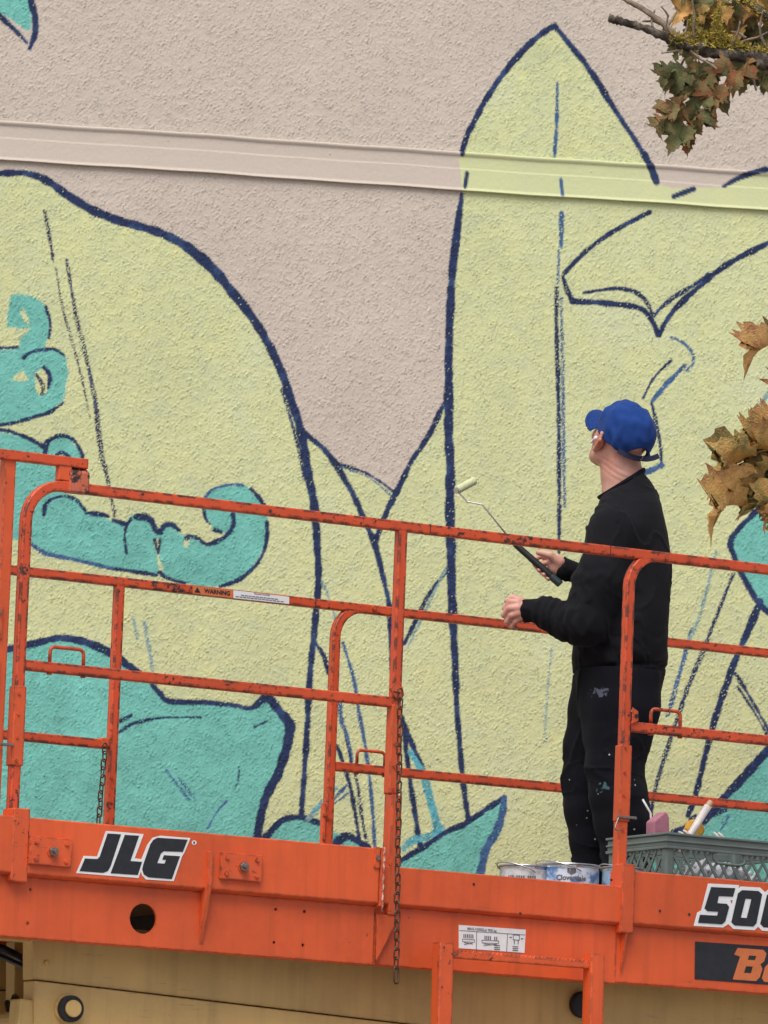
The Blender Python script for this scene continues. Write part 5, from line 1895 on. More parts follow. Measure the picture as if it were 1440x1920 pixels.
wr_ = np.interp(np.linspace(0, 1, len(cp_)), np.linspace(0, 1, 5), wds)
MB().sweep([tuple(p) for p in cp_], lambda tt: circle(float(np.interp(tt, np.linspace(0, 1, 5), wds)), 14)).build('handle', M['grip'], rl, sm=True)
MB().sweep([rr_(1033, 1080), rr_(1037, 1083.5), rr_(1048, 1093), rr_(1051, 1096)], lambda tt: circle(.0132 if tt < .9 else .0122, 14)).build('handle_cap', M['grip_cap'], rl, bevel=.001)
MB().sweep(fillet([rr_(960, 1015), rr_(904, 946), rr_(876, 940.5), rr_(858, 921.5), rr_(864, 915.5)], .006, 4), circle(.0027, 8)).build('wire_frame', M['wire'], rl, sm=True)
r0, r1 = np.array(rr_(857, 919, .065)), np.array(rr_(889, 901.5, .11))
ax_ = r1 - r0
sl_ = MB().sweep([tuple(r0 + ax_ * t_) for t_ in (0, .04, .08, .3, .6, .92, .97, 1)], lambda tt: circle(.0128 + (.0015 if .05 < tt < .95 else 0) + .0006 * math.sin(tt * 40), 18))
slo = sl_.build('roller_sleeve', M['sleeve'], rl, sm=True)
MB().cyl(tuple(r0 - ax_ / np.linalg.norm(ax_) * .003), tuple(-ax_), .011, .003, 14).build('end_cap', M['wire'], slo)

# ------------------------------------------------------------------ paint cans on the deck
def lift_thing(name, X, Y, label, cat, group=None, rz=0.0, zz=None):
    p = plat_to_world((X, Y, ZD if zz is None else zz))
    o = empty(name, tuple(p), A_PLAT + rz)
    return tag(o, label, cat, group)


def can_label_mat(name, c1, c2):
    mt, t, b = new_mat(name)
    tc = nd(t, 'ShaderNodeTexCoord').outputs['Object']
    n = noise(t, 26, 3, .5, tc)
    t.links.new(ramp(t, n, [(.42, c1), (.56, c2)]), b.inputs['Base Color'])
    b.inputs['Roughness'].default_value = .35
    return mt


M['tin'] = plain('bright_tin', (.62, .63, .64), .25, .9, .1, 30)
M['can_blue'] = can_label_mat('blue_cloud_label', (.10, .22, .46), (.62, .70, .80))
M['can_white'] = can_label_mat('grey_white_label', (.42, .43, .44), (.66, .66, .66))
M['can_blue2'] = can_label_mat('deep_blue_label', (.06, .18, .42), (.35, .50, .68))


def paint_can(px, Y, r, ztop, lab_mat, label, words):
    X = PL(px, 1650, Y)[0]
    h = ztop - ZD
    o = lift_thing('paint_can', X, Y, label, 'paint can', 'paint cans on the deck')
    MB().cyl((0, 0, .004), (0, 0, 1), r - .003, h - .008, 40).build('can_body', M['tin'], o, sm=False)
    n = 48
    lb_ = MB()
    vv, ff = [], []
    for z_ in (.012, h - .016):
        for i in range(n):
            a = 2 * math.pi * i / n
            vv.append(((r - .0022) * math.cos(a), (r - .0022) * math.sin(a), z_))
    ff = [(i, (i + 1) % n, n + (i + 1) % n, n + i) for i in range(n)]
    lbl = MB().add(vv, ff).build('can_label', lab_mat, o, sm=True)
    for z_ in (.004, h - .005):
        ring = [(r * math.cos(2 * math.pi * i / 40), r * math.sin(2 * math.pi * i / 40), z_) for i in range(41)]
        MB().sweep(ring, circle(.0035, 8), None, False).build('can_rim', M['tin'], o, sm=True)
    MB().cyl((0, 0, h - .014), (0, 0, 1), r - .012, .004, 36).build('can_lid', M['tin'], o)
    # wire bail lying against the rim on the left
    hb = [(-(r + .004) * math.cos(a) * 1.0 - .004, (r + .006) * math.sin(a) * (-.98), h - .040 + .044 * math.cos(a) ** .6) for a in np.linspace(-1.45, 1.45, 17)]
    MB().sweep(hb, circle(.0022, 6)).build('wire_bail', M['tin'], o, sm=True)
    for (txt, size, zz_, mat, ang, bold) in words:
        if txt.startswith('#'):          # print too small to read: a row of short dark marks
            nb_ = int(txt[1:])
            V_, F4 = [], []
            for i in range(nb_):
                if i % 5 == 3: continue
                x0 = (i - nb_ / 2) * size * .62
                o4 = len(V_)
                V_ += [(x0, -size * .32, 0), (x0 + size * .45, -size * .32, 0), (x0 + size * .45, size * .32, 0), (x0, size * .32, 0)]
                F4.append((o4, o4 + 1, o4 + 2, o4 + 3))
            me = bpy.data.meshes.new('print')
            me.from_pydata(V_, [], F4)
        else:
            me = text_mesh(txt, size, 0, bold)
        for v in me.vertices:
            a = ang + v.co.x / r
            v.co = ((r - .0012) * math.cos(a), (r - .0012) * math.sin(a), h + zz_ + v.co.y)
        me.materials.append(M[mat])
        link(bpy.data.objects.new('print_line' if txt.startswith('#') else 'lettering', me), lbl)
    return o, lbl, h, r


FA = -math.pi / 2 - YAW_PLAT       # the side that faces the camera, in the lift's frame
zc_ = lambda px, py, Y: PL(px, py, Y)[2]
o, lbl, h, r = paint_can(1066, .30, .0985, zc_(1066, 1621, .30), M['can_blue'], 'blue and white labelled paint can, widest of the three on the deck', [
    ('Cloverdale', .0225, -.050, 'grey_print', FA + .06, .0008), ('#12', .006, -.0665, 'grey_print', FA + .06, .0004), ('POWERCOAT', .017, -.085, 'grey_print', FA + .06, .0006)])
cr = []
for dx, dz_ in ((-.014, .014), (.014, .014), (.014, -.004), (0, -.014), (-.014, -.004)):
    a = FA + .06 + dx / r
    cr.append(((r - .0014) * math.cos(a), (r - .0014) * math.sin(a), h - .030 + dz_ * .8))
MB().add(cr, [(0, 1, 2, 3, 4)]).build('crest', M['grey_print'], lbl)
paint_can(984, .36, .083, zc_(984, 1623, .36), M['can_white'], 'pale grey labelled paint can with wire bail, leftmost on the deck', [
    ('#14', .012, -.042, 'grey_print', FA - .1, .0006), ('#18', .008, -.058, 'grey_print', FA - .1, .0003), ('#16', .010, -.074, 'grey_print', FA - .1, .0004)])
paint_can(1166, .30, .066, zc_(1166, 1626, .30), M['can_blue2'], 'small blue paint can half hidden behind the gate post', [])

# ------------------------------------------------------------------ plastic crate with painting gear
M['crate'] = plain('grey_green_plastic', (.14, .18, .16), .5, 0, .18, 12)
CY0, CY1 = .22, .57
CX0 = PL(1249, 1600, CY0)[0]
CX1 = CX0 + .50
ch = PL(1249, 1560, CY0)[2] - ZD
cr_ = lift_thing('plastic_crate', CX0, CY0, 'grey-green plastic lattice crate full of painting gear at the man\'s feet', 'crate')
CL, CD = CX1 - CX0, CY1 - CY0
tk = .010
PW = .034       # corner posts
for x0 in (0, CL - PW):
    for y0 in (0, CD - PW):
        MB().box(x0, x0 + PW, y0, y0 + PW, .004, ch - .002).build('corner_post', M['crate'], cr_, bevel=.009, seg=3)
def ring(name, z0, z1, out, inn=.006):
    mb = MB()
    a, b_, c_, d_ = -out, CL + out, -out, CD + out
    mb.box(a, b_, c_, c_ + out + inn, z0, z1)
    mb.box(a, b_, d_ - out - inn, d_, z0, z1)
    mb.box(a, a + out + inn, c_ + out + inn + .0005, d_ - out - inn - .0005, z0, z1)
    mb.box(b_ - out - inn, b_, c_ + out + inn + .0005, d_ - out - inn - .0005, z0, z1)
    return mb.build(name, M['crate'], cr_, bevel=.002)
ring('top_rim', ch - .008, ch, .007)
ring('rim_band', ch - .042, ch - .0085, .0015)
ring('rib', ch - .030, ch - .024, .006)
ring('rib', ch - .052, ch - .0425, .006)
ring('rib', .060, .068, .004)
ring('base_rim', 0, .02, .004)
MB().box(.012, CL - .012, .012, CD - .012, .006, .012).build('crate_floor', M['crate'], cr_)
zl, zh = .02, ch - .052
def lattice(L, to3, slot=None):
    p = .043
    for sgn in (1, -1):
        c0 = -L * 2
        while c0 < L * 2:
            # line x = c0 + sgn * k * (z - zl)
            k = .62
            xa, xb = c0, c0 + sgn * k * (zh - zl)
            za, zb2 = zl, zh
            lo_, hi_ = PW - .002, L - PW + .002
            def clip(x, z_, x2, z2):
                return x
            pts = []
            for tq in np.linspace(0, 1, 41):
                x_ = xa + (xb - xa) * tq
                if lo_ <= x_ <= hi_:
                    pts.append((x_, za + (zb2 - za) * tq))
            c0 += p
            if len(pts) < 3: continue
            segs = [pts]
            if slot:
                out = [q_ for q_ in pts if not (slot[0] < q_[0] < slot[1] and slot[2] < q_[1] < slot[3])]
                segs = [[q_ for q_ in out if q_[1] <= slot[2]], [q_ for q_ in out if q_[1] > slot[2]]] if len(out) < len(pts) else [pts]
            for sg in segs:
                if len(sg) < 3: continue
                off = .0012 if sgn > 0 else -.0012
                MB().sweep([to3(sg[0][0], sg[0][1], off), to3(sg[-1][0], sg[-1][1], off)], [(.0022, .0045), (-.0022, .0045), (-.0022, -.0045), (.0022, -.0045)], to3(0, 0, 1) - to3(0, 0, 0)).build('lattice_bar', M['crate'], cr_)
slot_ = (PL(1339, 1600, CY0)[0] - CX0, PL(1397, 1600, CY0)[0] - CX0, ch - .085, ch - .048)
lattice(CL, lambda x_, z_, o_: Vector((x_, .004 + o_, z_)), slot_)
lattice(CD, lambda x_, z_, o_: Vector((.004 + o_, x_, z_)))
lattice(CL, lambda x_, z_, o_: Vector((x_, CD - .004 + o_, z_)))
sx0, sx1, sz0, sz1 = slot_
sp = [(sx0 + .014, .003, sz0), (sx1 - .014, .003, sz0), (sx1, .003, (sz0 + sz1) / 2), (sx1 - .014, .003, sz1), (sx0 + .014, .003, sz1), (sx0, .003, (sz0 + sz1) / 2)]
sp = [tuple(p_) for p_ in catmull(sp + [sp[0]], 4)]
MB().sweep(sp, circle(.005, 6), None, False).build('handle_frame', M['crate'], cr_, sm=True)


def crumple(name, c, rads, h, seed, mat, label, cat, amp=.016, lam=.06):
    """crumpled cloth or foam lump standing in the crate; c in crate coordinates"""
    p = plat_to_world((CX0 + c[0], CY0 + c[1], ZD + c[2]))
    f = Field(-np.array(rads) * 1.35 - .01, np.array(rads) * 1.35 + .01, h)
    f.ell((0, 0, 0), np.eye(3), rads, 0)
    X, Y, Z = f.grid()
    f.d += (amp * np.abs(waves(X, Y, Z, 5, lam, seed)) * .8 + amp * .5 * waves(X, Y, Z, 6, lam * .5, seed + 1) - amp * .5).astype(np.float32)
    me = f.mesh(name)
    me.materials.append(mat)
    o = bpy.data.objects.new(name, me)
    o.location = tuple(p)
    o.rotation_euler = (0, 0, A_PLAT)
    return tag(link(o), label, cat)


M['rag'] = plain('white_rag', (.62, .63, .66), .9, 0, .15, 20, .3, 200)
M['bag'] = plain('pale_plastic_bag', (.45, .47, .50), .3, 0, .3, 10, .4, 60)
M['pink'] = plain('pink_sponge', (.40, .16, .21), .85, 0, .15, 30, .5, 200)
M['mustard'] = plain('mustard_sponge', (.60, .30, .03), .8, 0, .2, 40, .5, 200)
M['wood'] = plain('pale_wood', (.50, .33, .19), .6, 0, .25, 20)
M['cream'] = plain('cream_handle', (.66, .60, .55), .4, 0, .2, 30)
crumple('rag', (slot_[0] + .06, .085, .145), (.12, .055, .082), .005, 3, M['rag'], 'crumpled white rag behind the crate\'s hand slot', 'rag')
crumple('rag', (.10, .15, .11), (.065, .09, .075), .005, 8, M['bag'], 'crumpled pale plastic behind the crate\'s left corner', 'bag')
crumple('rag', (.40, .2, .13), (.08, .10, .095), .006, 12, M['bag'], 'crumpled pale bag at the right end of the crate', 'bag')


def cpt(px, py, Yoff):
    p = PL(px, py, CY0 + Yoff)
    return np.array([p[0] - CX0, Yoff, p[2] - ZD])


def crate_item(name, label, cat, group=None):
    o = empty(name, tuple(plat_to_world((CX0, CY0, ZD))), A_PLAT)
    return tag(o, label, cat, group)


# pink brush-cleaning sponge: wedge sticking up
it = crate_item('sponge', 'pink wedge-shaped sponge sticking up from the crate', 'sponge')
a_, b2, c2, d2, e2_ = [cpt(*q_, .10) for q_ in ((1226, 1590), (1258, 1592), (1255, 1528), (1248, 1521), (1226, 1540))]
MB().prism([tuple(v) for v in (a_, b2, c2, d2, e2_)], (0, .05, 0)).build('foam', M['pink'], it, bevel=.006, seg=3)
it = crate_item('sponge', 'small mustard yellow sponge beside the cream-handled brush', 'sponge')
lp = [cpt(1306 + 16 * math.cos(a) * (1 + .15 * math.sin(3 * a)), 1553 + 17 * math.sin(a), .12) for a in np.linspace(0, 6.283, 14, endpoint=False)]
MB().prism([tuple(v) for v in lp], (0, .03, 0)).build('foam', M['mustard'], it, bevel=.006, seg=3)
it = crate_item('paint_brush', 'cream paint brush handle with bare wood tip leaning out of the crate', 'paint brush')
p0, p1, p2, p3 = [cpt(*q_, .07) for q_ in ((1277, 1600), (1296, 1562), (1327, 1512), (1333, 1503))]
MB().sweep([tuple(p0), tuple(p1), tuple(p2)], lambda tt: circle(.0115 + .001 * tt, 12)).build('handle', M['cream'], it, sm=True)
MB().sweep([tuple(p2), tuple(p2 + (p3 - p2) * .5), tuple(p3)], lambda tt: circle(.0105 - .001 * tt, 12)).build('handle_tip', M['wood'], it)
it = crate_item('roller_frame', 'bent white wire roller frame poking out at the crate\'s left corner', 'roller frame')
MB().sweep(fillet([tuple(cpt(*q_, .15)) for q_ in ((1223, 1600), (1222, 1558), (1220, 1525), (1205, 1499))], .012, 4), circle(.0034, 8)).build('wire', M['white'], it, sm=True)
for k, (a, b_) in enumerate((((1272, 1560), (1284, 1566)), ((1281, 1557), (1292, 1565)), ((1338, 1561), (1348, 1571)), ((1347, 1562), (1357, 1571)))):  # pale rods stand in for white glints and roller-frame ends along the rim
    it = crate_item('rim_glint', 'short pale rod for a white glint on the crate rim, ' + ('farthest left of the four', 'just left of the cream handle', 'just right of the cream handle', 'farthest right of the four')[k], 'glint', 'white glint rods on the crate rim')
    MB().sweep([tuple(cpt(*a, .012)), tuple(cpt((a[0] + b_[0]) / 2, (a[1] + b_[1]) / 2 - 1, .005)), tuple(cpt(*b_, -.004))], circle(.004, 8)).build('glint_rod', M['cream'], it, sm=True)

# ------------------------------------------------------------------ maple tree at the right
DT = 18.2
ST = F_PX / DT
base = CAM + HEAD * (DT + .2) + RIGHT * 2.6
base[2] = 0
tree = empty('maple_tree', tuple(base))
tag(tree, 'maple with mossy limb and curled rust-brown autumn leaves at the right edge', 'tree')
TB = np.array(tree.location)
T_ = lambda px, py, b_=0.0: at(px, py, DT + b_) - TB
M['bark'], t, b = new_mat('bark')
tc = nd(t, 'ShaderNodeTexCoord').outputs['Object']
bk_ = ramp(t, noise(t, 22, 6, .7, tc), [(.36, (.018, .013, .010)), (.5, (.05, .036, .026)), (.62, (.17, .14, .105))])
t.links.new(bk_, b.inputs['Base Color'])
b.inputs['Roughness'].default_value = .9
bump(t, b, noise(t, 90, 6, .7, tc), .9, .006)
M['twig'] = plain('grey_twig', (.22, .165, .115), .85, 0, .55, 40, .6, 150)
M['moss'] = plain('yellow_moss', (.38, .29, .045), .95, 0, .5, 55, .8, 300)

def limb(pts, rads, name, mat, parent=tree, n=7, rough=.18, seed=0):
    P = catmull(pts, n)
    rr = np.interp(np.linspace(0, 1, len(P)), np.linspace(0, 1, len(rads)), rads)
    r_ = np.random.RandomState(seed)
    mb = MB()
    jit_ = r_.standard_normal((len(P), 10)) * rough
    cnt_ = [0]
    def sec(tt):
        i = min(len(P) - 1, int(round(tt * (len(P) - 1))))
        return [(rr[i] * (1 + jit_[i, j]) * math.cos(2 * math.pi * j / 10), rr[i] * (1 + jit_[i, j]) * math.sin(2 * math.pi * j / 10)) for j in range(10)]
    mb.sweep([tuple(p) for p in P], sec)
    return mb.build(name, mat, parent, None, 0, 2, True)


trunk = limb([(0, 0, -.1), (.02, .01, 1.5), (-.02, .03, 3.2), (.05, 0, 5.0), (.02, .1, 7.0)], [.17, .13, .12, .10, .05], 'trunk', M['bark'], n=10, rough=.05)
fork = np.array([-.01, .02, 4.2])
main = limb([fork, T_(1750, 190), T_(1600, 140), T_(1500, 122), T_(1440, 116), (T_(1395, 105)), T_(1340, 97), T_(1290, 88), T_(1250, 70), T_(1205, 52), T_(1170, 42), T_(1141, 33)], [.05, .036, .030, .027, .025, .022, .0190, .0165, .0140, .0115, .0105, .0125], 'limb', M['bark'], n=8, rough=.2, seed=2)
limb([T_(1282, 84), T_(1262, 62), T_(1240, 42), T_(1205, 17), T_(1178, 2), T_(1140, -20)], [.012, .011, .0095, .008, .0075, .006], 'limb', M['twig'], n=6, rough=.14, seed=3)
limb([T_(1560, 150), T_(1490, 60), T_(1440, 30), T_(1390, -5), T_(1340, -40)], [.022, .017, .014, .012, .010], 'limb', M['bark'], n=6, rough=.12, seed=4)
limb([T_(1700, 400, .1), T_(1580, 640, .1), T_(1500, 780, .1), T_(1440, 845, .06), T_(1405, 868, .05)], [.016, .012, .009, .006, .003], 'limb', M['bark'], n=6, rough=.12, seed=5)
limb([fork + np.array([0, 0, -.4]), T_(1850, 330, .1), T_(1700, 400, .1)], [.04, .028, .017], 'limb', M['bark'], n=6, rough=.1, seed=6)
limb([T_(1700, 400, .1), T_(1590, 560, .08), T_(1500, 620, .06), T_(1445, 640, .04)], [.014, .010, .007, .003], 'limb', M['bark'], n=6, rough=.12, seed=7)
tw = [
    [(1300, 88), (1270, 95), (1240, 100)], [(1340, 97), (1348, 70), (1345, 45), (1352, 15)], [(1310, 92), (1300, 60), (1302, 30), (1297, -5)],
    [(1370, 100), (1392, 78), (1420, 70), (1440, 60)], [(1380, 102), (1405, 90), (1440, 88)], [(1290, 90), (1310, 108), (1335, 122), (1345, 130)],
    [(1225, 60), (1222, 38), (1228, 18)], [(1235, 66), (1258, 40), (1270, 20)], [(1360, 98), (1380, 70), (1388, 40)], [(1398, 105), (1410, 140), (1418, 170)],
    [(1345, 100), (1362, 128), (1372, 160)], [(1260, 74), (1248, 55), (1252, 30), (1240, 12)], [(1265, 80), (1285, 60), (1290, 40)], [(1240, 45), (1225, 40), (1205, 40)],
    [(1440, 95), (1425, 60), (1430, 20)], [(1398, 72), (1385, 62), (1370, 60)], [(1300, 95), (1282, 112), (1275, 130)],
]
for k, w_ in enumerate(tw):
    b0 = .02 * math.sin(k * 2.1)
    limb([T_(a, b_, b0 * i) for i, (a, b_) in enumerate(w_)], [.0052, .0036, .0024], 'twig', M['twig'], n=5, rough=.22, seed=20 + k)

# moss: tufts of small blades along the upper side of the limbs
mv, mf = [], []
rm = random.Random(5)
def tuft(c, r_, n):
    for _ in range(n):
        v = Vector((rm.gauss(0, 1), rm.gauss(0, 1), rm.gauss(.25, 1))).normalized()
        p = Vector(c) + v * r_ * rm.uniform(.2, 1)
        d = (v + Vector((rm.uniform(-.7, .7), rm.uniform(-.7, .7), rm.uniform(-.3, .8)))).normalized()
        s_ = d.orthogonal().normalized() * rm.uniform(.0016, .003)
        o = len(mv)
        L = rm.uniform(.006, .014)
        mv.extend([tuple(p - s_), tuple(p + s_), tuple(p + d * L)])
        mf.append((o, o + 1, o + 2))
for path, r_, dens in (([(1262, 74), (1300, 80), (1340, 84), (1370, 88), (1400, 92), (1445, 98)], .022, 34), ([(1340, 92), (1348, 70), (1345, 45), (1352, 15)], .013, 18),
                       ([(1300, 92), (1300, 60), (1302, 30)], .012, 14), ([(1440, 30), (1400, 5), (1370, -20)], .024, 20), ([(1290, 72), (1320, 66), (1345, 68), (1372, 78)], .018, 22), ([(1500, 100), (1460, 92), (1440, 90)], .02, 12)):
    P = catmull([T_(a, b_, -.006) for a, b_ in path], 14)
    for p in P:
        if rm.random() < .85:
            tuft(p + np.array([rm.gauss(0, .004), rm.gauss(0, .006), rm.gauss(.002, .005)]), r_ * rm.uniform(.4, 1.1), dens)
me = bpy.data.meshes.new('moss')
me.from_pydata(mv, [], mf)
me.materials.append(M['moss'])
tag(link(bpy.data.objects.new('moss', me), tree), 'yellow-green moss on the upper side of the limb', kind='stuff')

# leaves
HALF = [(0.0, 0.0), (.13, -.05), (.31, -.12), (.28, .00), (.43, -.01), (.50, .07), (.41, .13), (.56, .20), (.68, .33), (.57, .36), (.60, .46), (.69, .58), (.53, .55), (.45, .49), (.40, .58), (.27, .50), (.21, .54), (.28, .70), (.19, .72), (.17, .82), (.08, .84), (0.0, 1.02)]
def leaf_mesh(name, curl, fold, roll, wave, seed):
    r_ = random.Random(seed)
    out = HALF + [(-a, b_) for a, b_ in HALF[-2:0:-1]]
    out = [(a * r_.uniform(.9, 1.08), b_ + r_.uniform(-.015, .015)) for a, b_ in out]
    c0 = (0.0, .34)
    rings_ = [.35, .7, 1.0]
    V = [c0]
    for s_ in rings_:
        V += [(c0[0] + (a - c0[0]) * s_, c0[1] + (b_ - c0[1]) * s_) for a, b_ in out]
    n = len(out)
    F = [(0, 1 + i, 1 + (i + 1) % n) for i in range(n)]
    for k in range(2):
        a0, b0 = 1 + k * n, 1 + (k + 1) * n
        F += [(a0 + i, b0 + i, b0 + (i + 1) % n, a0 + (i + 1) % n) for i in range(n)]
    V3 = []
    for x_, y_ in V:
        z_ = fold * abs(x_) + wave * .10 * math.sin(9 * x_ + seed) * math.sin(7 * y_ + 2 * seed)
        # roll the sides in, droop the tip
        a = curl * x_
        X_ = math.sin(a) / curl if abs(curl) > .01 else x_
        Zx = (1 - math.cos(a)) / curl if abs(curl) > .01 else 0
        bq = roll * (y_ - .2)
        Y_ = .2 + math.sin(bq) / roll if abs(roll) > .01 else y_
        Zy = -(1 - math.cos(bq)) / roll if abs(roll) > .01 else 0
        V3.append((X_, Y_, z_ + Zx + Zy))
    # stalk
    o = len(V3)
    for k in range(4):
        y_ = -.02 - k * .13
        for dx, dz_ in ((.012, 0), (-.006, .010), (-.006, -.010)):
            V3.append((dx, y_, dz_ - .02 * k * k * .6))
    for k in range(3):
        for j in range(3):
            a, b_ = o + k * 3 + j, o + k * 3 + (j + 1) % 3
            F.append((a, b_, b_ + 3, a + 3))
    me = bpy.data.meshes.new(name)
    me.from_pydata(V3, [], F)
    smooth(me)
    return me


def leaf_mat(name, stops, edge_c):
    mt, t, b = new_mat(name)
    tc = nd(t, 'ShaderNodeTexCoord').outputs['Object']
    oi = nd(t, 'ShaderNodeObjectInfo')
    add = nd(t, 'ShaderNodeVectorMath', operation='ADD')
    t.links.new(tc, add.inputs[0])
    t.links.new(oi.outputs['Random'], add.inputs[1])
    n = noise(t, 3.2, 5, .65, add.outputs[0])
    n = math_n(t, 'ADD', n, math_n(t, 'MULTIPLY', math_n(t, 'SUBTRACT', oi.outputs['Random'], .5), .46))
    cc = ramp(t, n, stops)
    # browned margins: distance from the leaf's middle
    ds = nd(t, 'ShaderNodeVectorMath', operation='DISTANCE')
    t.links.new(tc, ds.inputs[0])
    ds.inputs[1].default_value = (0, .36, 0)
    rim = ramp(t, math_n(t, 'ADD', ds.outputs['Value'], math_n(t, 'MULTIPLY', noise(t, 9, 3, .6, tc), .25)), [(.66, 0.), (.95, .85)])
    cc = mix(t, rim, cc, edge_c)
    # veins
    wv_ = nd(t, 'ShaderNodeTexNoise')
    t.links.new(tc, wv_.inputs['Vector'])
    wv_.inputs['Scale'].default_value = 14
    cc = mix(t, ramp(t, wv_.outputs['Fac'], [(.52, 0.), (.68, .18)]), cc, tuple(c * .45 for c in edge_c))
    t.links.new(cc, b.inputs['Base Color'])
    b.inputs['Roughness'].default_value = .55
    b.inputs['Specular IOR Level'].default_value = .35
    tr_ = nd(t, 'ShaderNodeBsdfTranslucent')
    t.links.new(cc, tr_.inputs[0])
    ms = nd(t, 'ShaderNodeMixShader')
    ms.inputs[0].default_value = .12
    t.links.new(b.outputs[0], ms.inputs[1])
    t.links.new(tr_.outputs[0], ms.inputs[2])
    t.links.new(ms.outputs[0], t.nodes['Material Output'].inputs[0])
    bump(t, b, noise(t, 26, 4, .6, tc), .5, .03)
    return mt


M['leaf_dry'] = leaf_mat('dry_leaf', [(.22, (.20, .17, .06)), (.38, (.50, .33, .10)), (.52, (.70, .39, .12)), (.66, (.78, .46, .17)), (.82, (.50, .22, .10))], (.24, .085, .045))
M['leaf_mix'] = leaf_mat('turning_leaf', [(.28, (.10, .11, .04)), (.45, (.16, .17, .065)), (.60, (.27, .20, .08)), (.78, (.32, .12, .045))], (.26, .085, .04))
LV = {}
for kind in ('leaf_dry', 'leaf_mix'):
    LV[kind] = []
    for i in range(7):
        dry = kind == 'leaf_dry'
        me = leaf_mesh('leaf', (2.2, 3.0, 1.6, 3.6, 2.6, 1.2, 2.9)[i] * (1 if dry else .55), (.25, -.1, .4, .1, .3, .2, 0.)[i], (.9, 1.4, .5, 1.1, 1.6, .8, .3)[i] * (1 if dry else .8), 1.0, i + (0 if dry else 50))
        me.materials.append(M[kind])
        LV[kind].append(me)
rl_ = random.Random(21)


def leaf(px, py, tx, ty, kind, var, roll_deg, k=1.0, b_=0.0, tip_b=0.0):
    if kind == 'leaf_dry' and py > 300:
        roll_deg = 64 + .25 * roll_deg
    wx = .55 if kind == 'leaf_dry' and px > 1300 and py > 300 else 1.0
    """leaf from its base to its tip, rolled about its own axis"""
    p, q_ = T_(px, py, b_), T_(tx, ty, b_ + tip_b)
    yv = Vector(q_ - p)
    L = yv.length
    yv.normalize()
    view = Vector(-HEAD)
    nz = (view - yv * view.dot(yv)).normalized()
    nz = Matrix.Rotation(rad(roll_deg), 3, yv) @ nz
    xv = yv.cross(nz)
    o = bpy.data.objects.new('leaf', LV[kind][var % 7])
    s_ = L * k * (1.22 if py > 300 else 1.0)
    mt = Matrix((xv * s_ * wx, yv * s_, nz * s_)).transposed().to_4x4()
    mt.translation = Vector(p)
    link(o, tree)
    o.matrix_local = mt
    return o


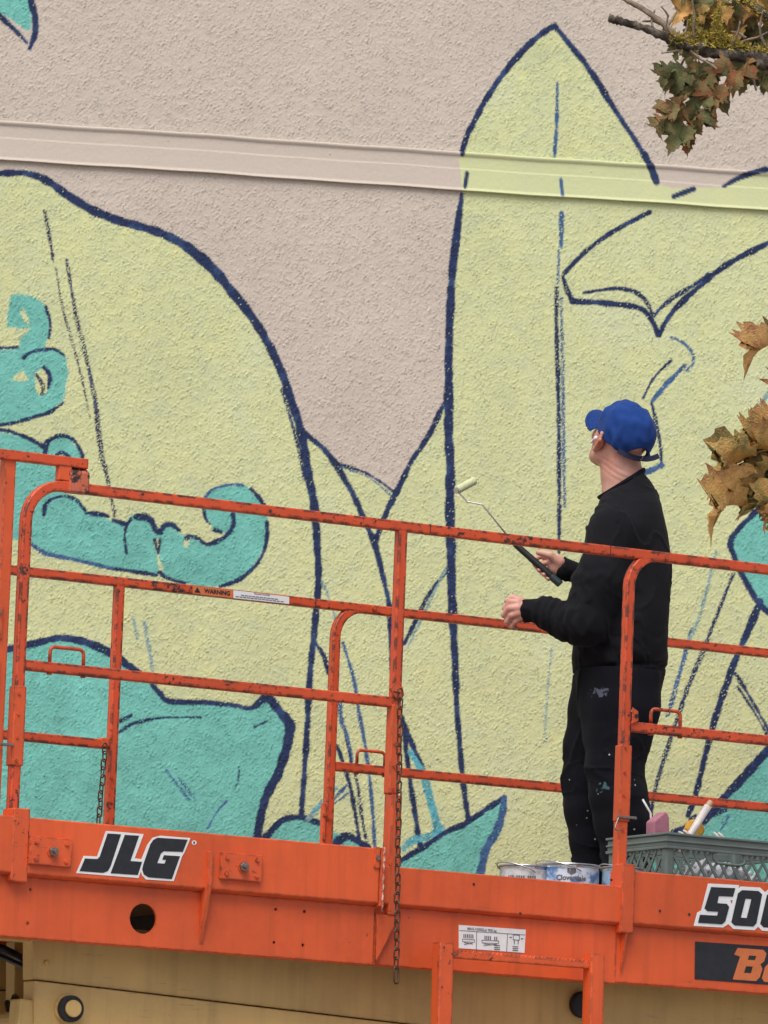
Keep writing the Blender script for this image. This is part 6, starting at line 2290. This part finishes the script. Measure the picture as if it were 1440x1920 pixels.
D_, X_ = 'leaf_dry', 'leaf_mix'
for a in (
    # cluster at the right edge
    (1452, 632, 1386, 684, D_, 0, 62, 1.0), (1475, 640, 1425, 640, D_, 3, 40, 1.0), (1460, 622, 1430, 628, X_, 2, 30, 1.1),
    (1462, 800, 1380, 797, D_, 1, 82, 1.0), (1470, 808, 1395, 822, D_, 4, 65, 1.0), (1450, 822, 1370, 837, D_, 0, 70, 1.0), (1468, 838, 1388, 850, D_, 2, 60, 1.0),
    (1412, 852, 1322, 895, D_, 3, 52, 1.05), (1470, 870, 1390, 905, D_, 5, 45, 1.0), (1430, 892, 1362, 908, X_, 1, 75, 1.0), (1440, 840, 1410, 880, X_, 5, 10, 1.5, .05),
    (1425, 905, 1352, 948, D_, 2, 30, 1.15), (1410, 928, 1345, 912, D_, 1, 85, .8), (1398, 938, 1308, 976, D_, 4, 60, 1.0), (1430, 930, 1385, 962, X_, 0, 40, 1.0), (1470, 925, 1392, 958, D_, 6, 55, 1.0),
    (1460, 950, 1420, 985, D_, 1, 70, 1.0), (1480, 900, 1440, 935, X_, 4, 20, 1.5, .04), (1450, 880, 1432, 915, X_, 3, 10, 1.6, .06), (1465, 955, 1436, 1000, D_, 5, 60, 1.0), (1480, 860, 1445, 880, X_, 2, 20, 1.4, .05),
    (1520, 700, 1480, 760, D_, 2, 40, 1.2), (1540, 820, 1500, 880, D_, 0, 30, 1.2), (1530, 900, 1490, 960, D_, 5, 30, 1.2), (1560, 640, 1510, 690, D_, 1, 40, 1.2),
    # cluster hanging under the mossy limb
    (1275, 84, 1262, 110, X_, 1, 40, 1.2), (1300, 92, 1290, 122, X_, 3, 20, 1.2), (1262, 130, 1232, 163, X_, 4, 45, 1.1), (1285, 128, 1262, 180, X_, 2, 20, 1.05), (1320, 125, 1294, 172, X_, 0, -15, 1.05),
    (1340, 118, 1338, 165, X_, 5, 15, 1.05), (1385, 110, 1372, 182, X_, 2, 10, 1.0), (1422, 100, 1428, 155, X_, 5, -20, 1.0), (1450, 110, 1440, 175, X_, 1, 10, 1.1), (1408, 108, 1400, 150, X_, 6, 25, 1.1),
    (1292, 165, 1252, 205, X_, 3, 35, 1.0), (1318, 165, 1290, 215, X_, 6, -10, 1.05), (1345, 160, 1330, 215, X_, 0, 15, 1.05), (1362, 165, 1352, 220, X_, 4, 40, 1.0), (1268, 195, 1228, 240, X_, 1, 40, 1.0),
    (1288, 200, 1262, 240, X_, 5, 10, 1.05), (1312, 205, 1302, 255, X_, 2, -25, 1.0), (1330, 205, 1336, 245, X_, 3, 30, 1.0), (1250, 222, 1226, 262, X_, 4, 60, 1.0), (1285, 235, 1248, 290, X_, 0, 15, 1.0), (1290, 250, 1288, 297, X_, 6, 30, .95),
    (1300, 225, 1312, 258, X_, 1, 40, 1.0), (1265, 150, 1240, 180, X_, 0, 50, 1.0), (1400, 130, 1385, 175, X_, 3, 10, 1.1, .05), (1430, 140, 1436, 180, X_, 4, -10, 1.0, .05),
    # among the branches at the top right
    (1300, 20, 1262, 40, D_, 2, 30, 1.2, .06), (1330, -10, 1290, 30, X_, 3, 20, 1.2, .06), (1360, 10, 1330, 50, D_, 5, 20, 1.2, .06), (1400, 10, 1372, 60, X_, 1, 15, 1.2, .06), (1440, 0, 1410, 45, D_, 0, 30, 1.2, .06),
    (1345, 40, 1312, 78, X_, 6, 20, 1.2, .06), (1385, 45, 1358, 90, D_, 2, 20, 1.2, .07), (1425, 50, 1395, 95, X_, 5, 20, 1.2, .07), (1310, 50, 1275, 66, X_, 0, 35, 1.1, .06), (1460, 20, 1436, 70, D_, 4, 20, 1.2, .06), (1470, 70, 1440, 110, X_, 2, 20, 1.2, .06),
    (1290, -30, 1270, 10, X_, 2, 20, 1.2, .06), (1380, -30, 1350, 8, D_, 6, 20, 1.2, .06), (1440, -40, 1400, 5, X_, 3, 20, 1.2, .06), (1520, 60, 1480, 120, X_, 1, 20, 1.2, .06), (1530, 130, 1490, 200, X_, 5, 20, 1.2, .03),
    (1350, 60, 1326, 90, D_, 3, 25, 1.1, .08), (1400, 75, 1370, 105, X_, 4, 25, 1.1, .08), (1440, 70, 1415, 108, D_, 1, 25, 1.1, .08), (1420, 20, 1386, 40, D_, 0, 45, 1.0, .03), (1330, 15, 1305, 45, D_, 1, 35, 1.0, .03),
):
    leaf(*a)
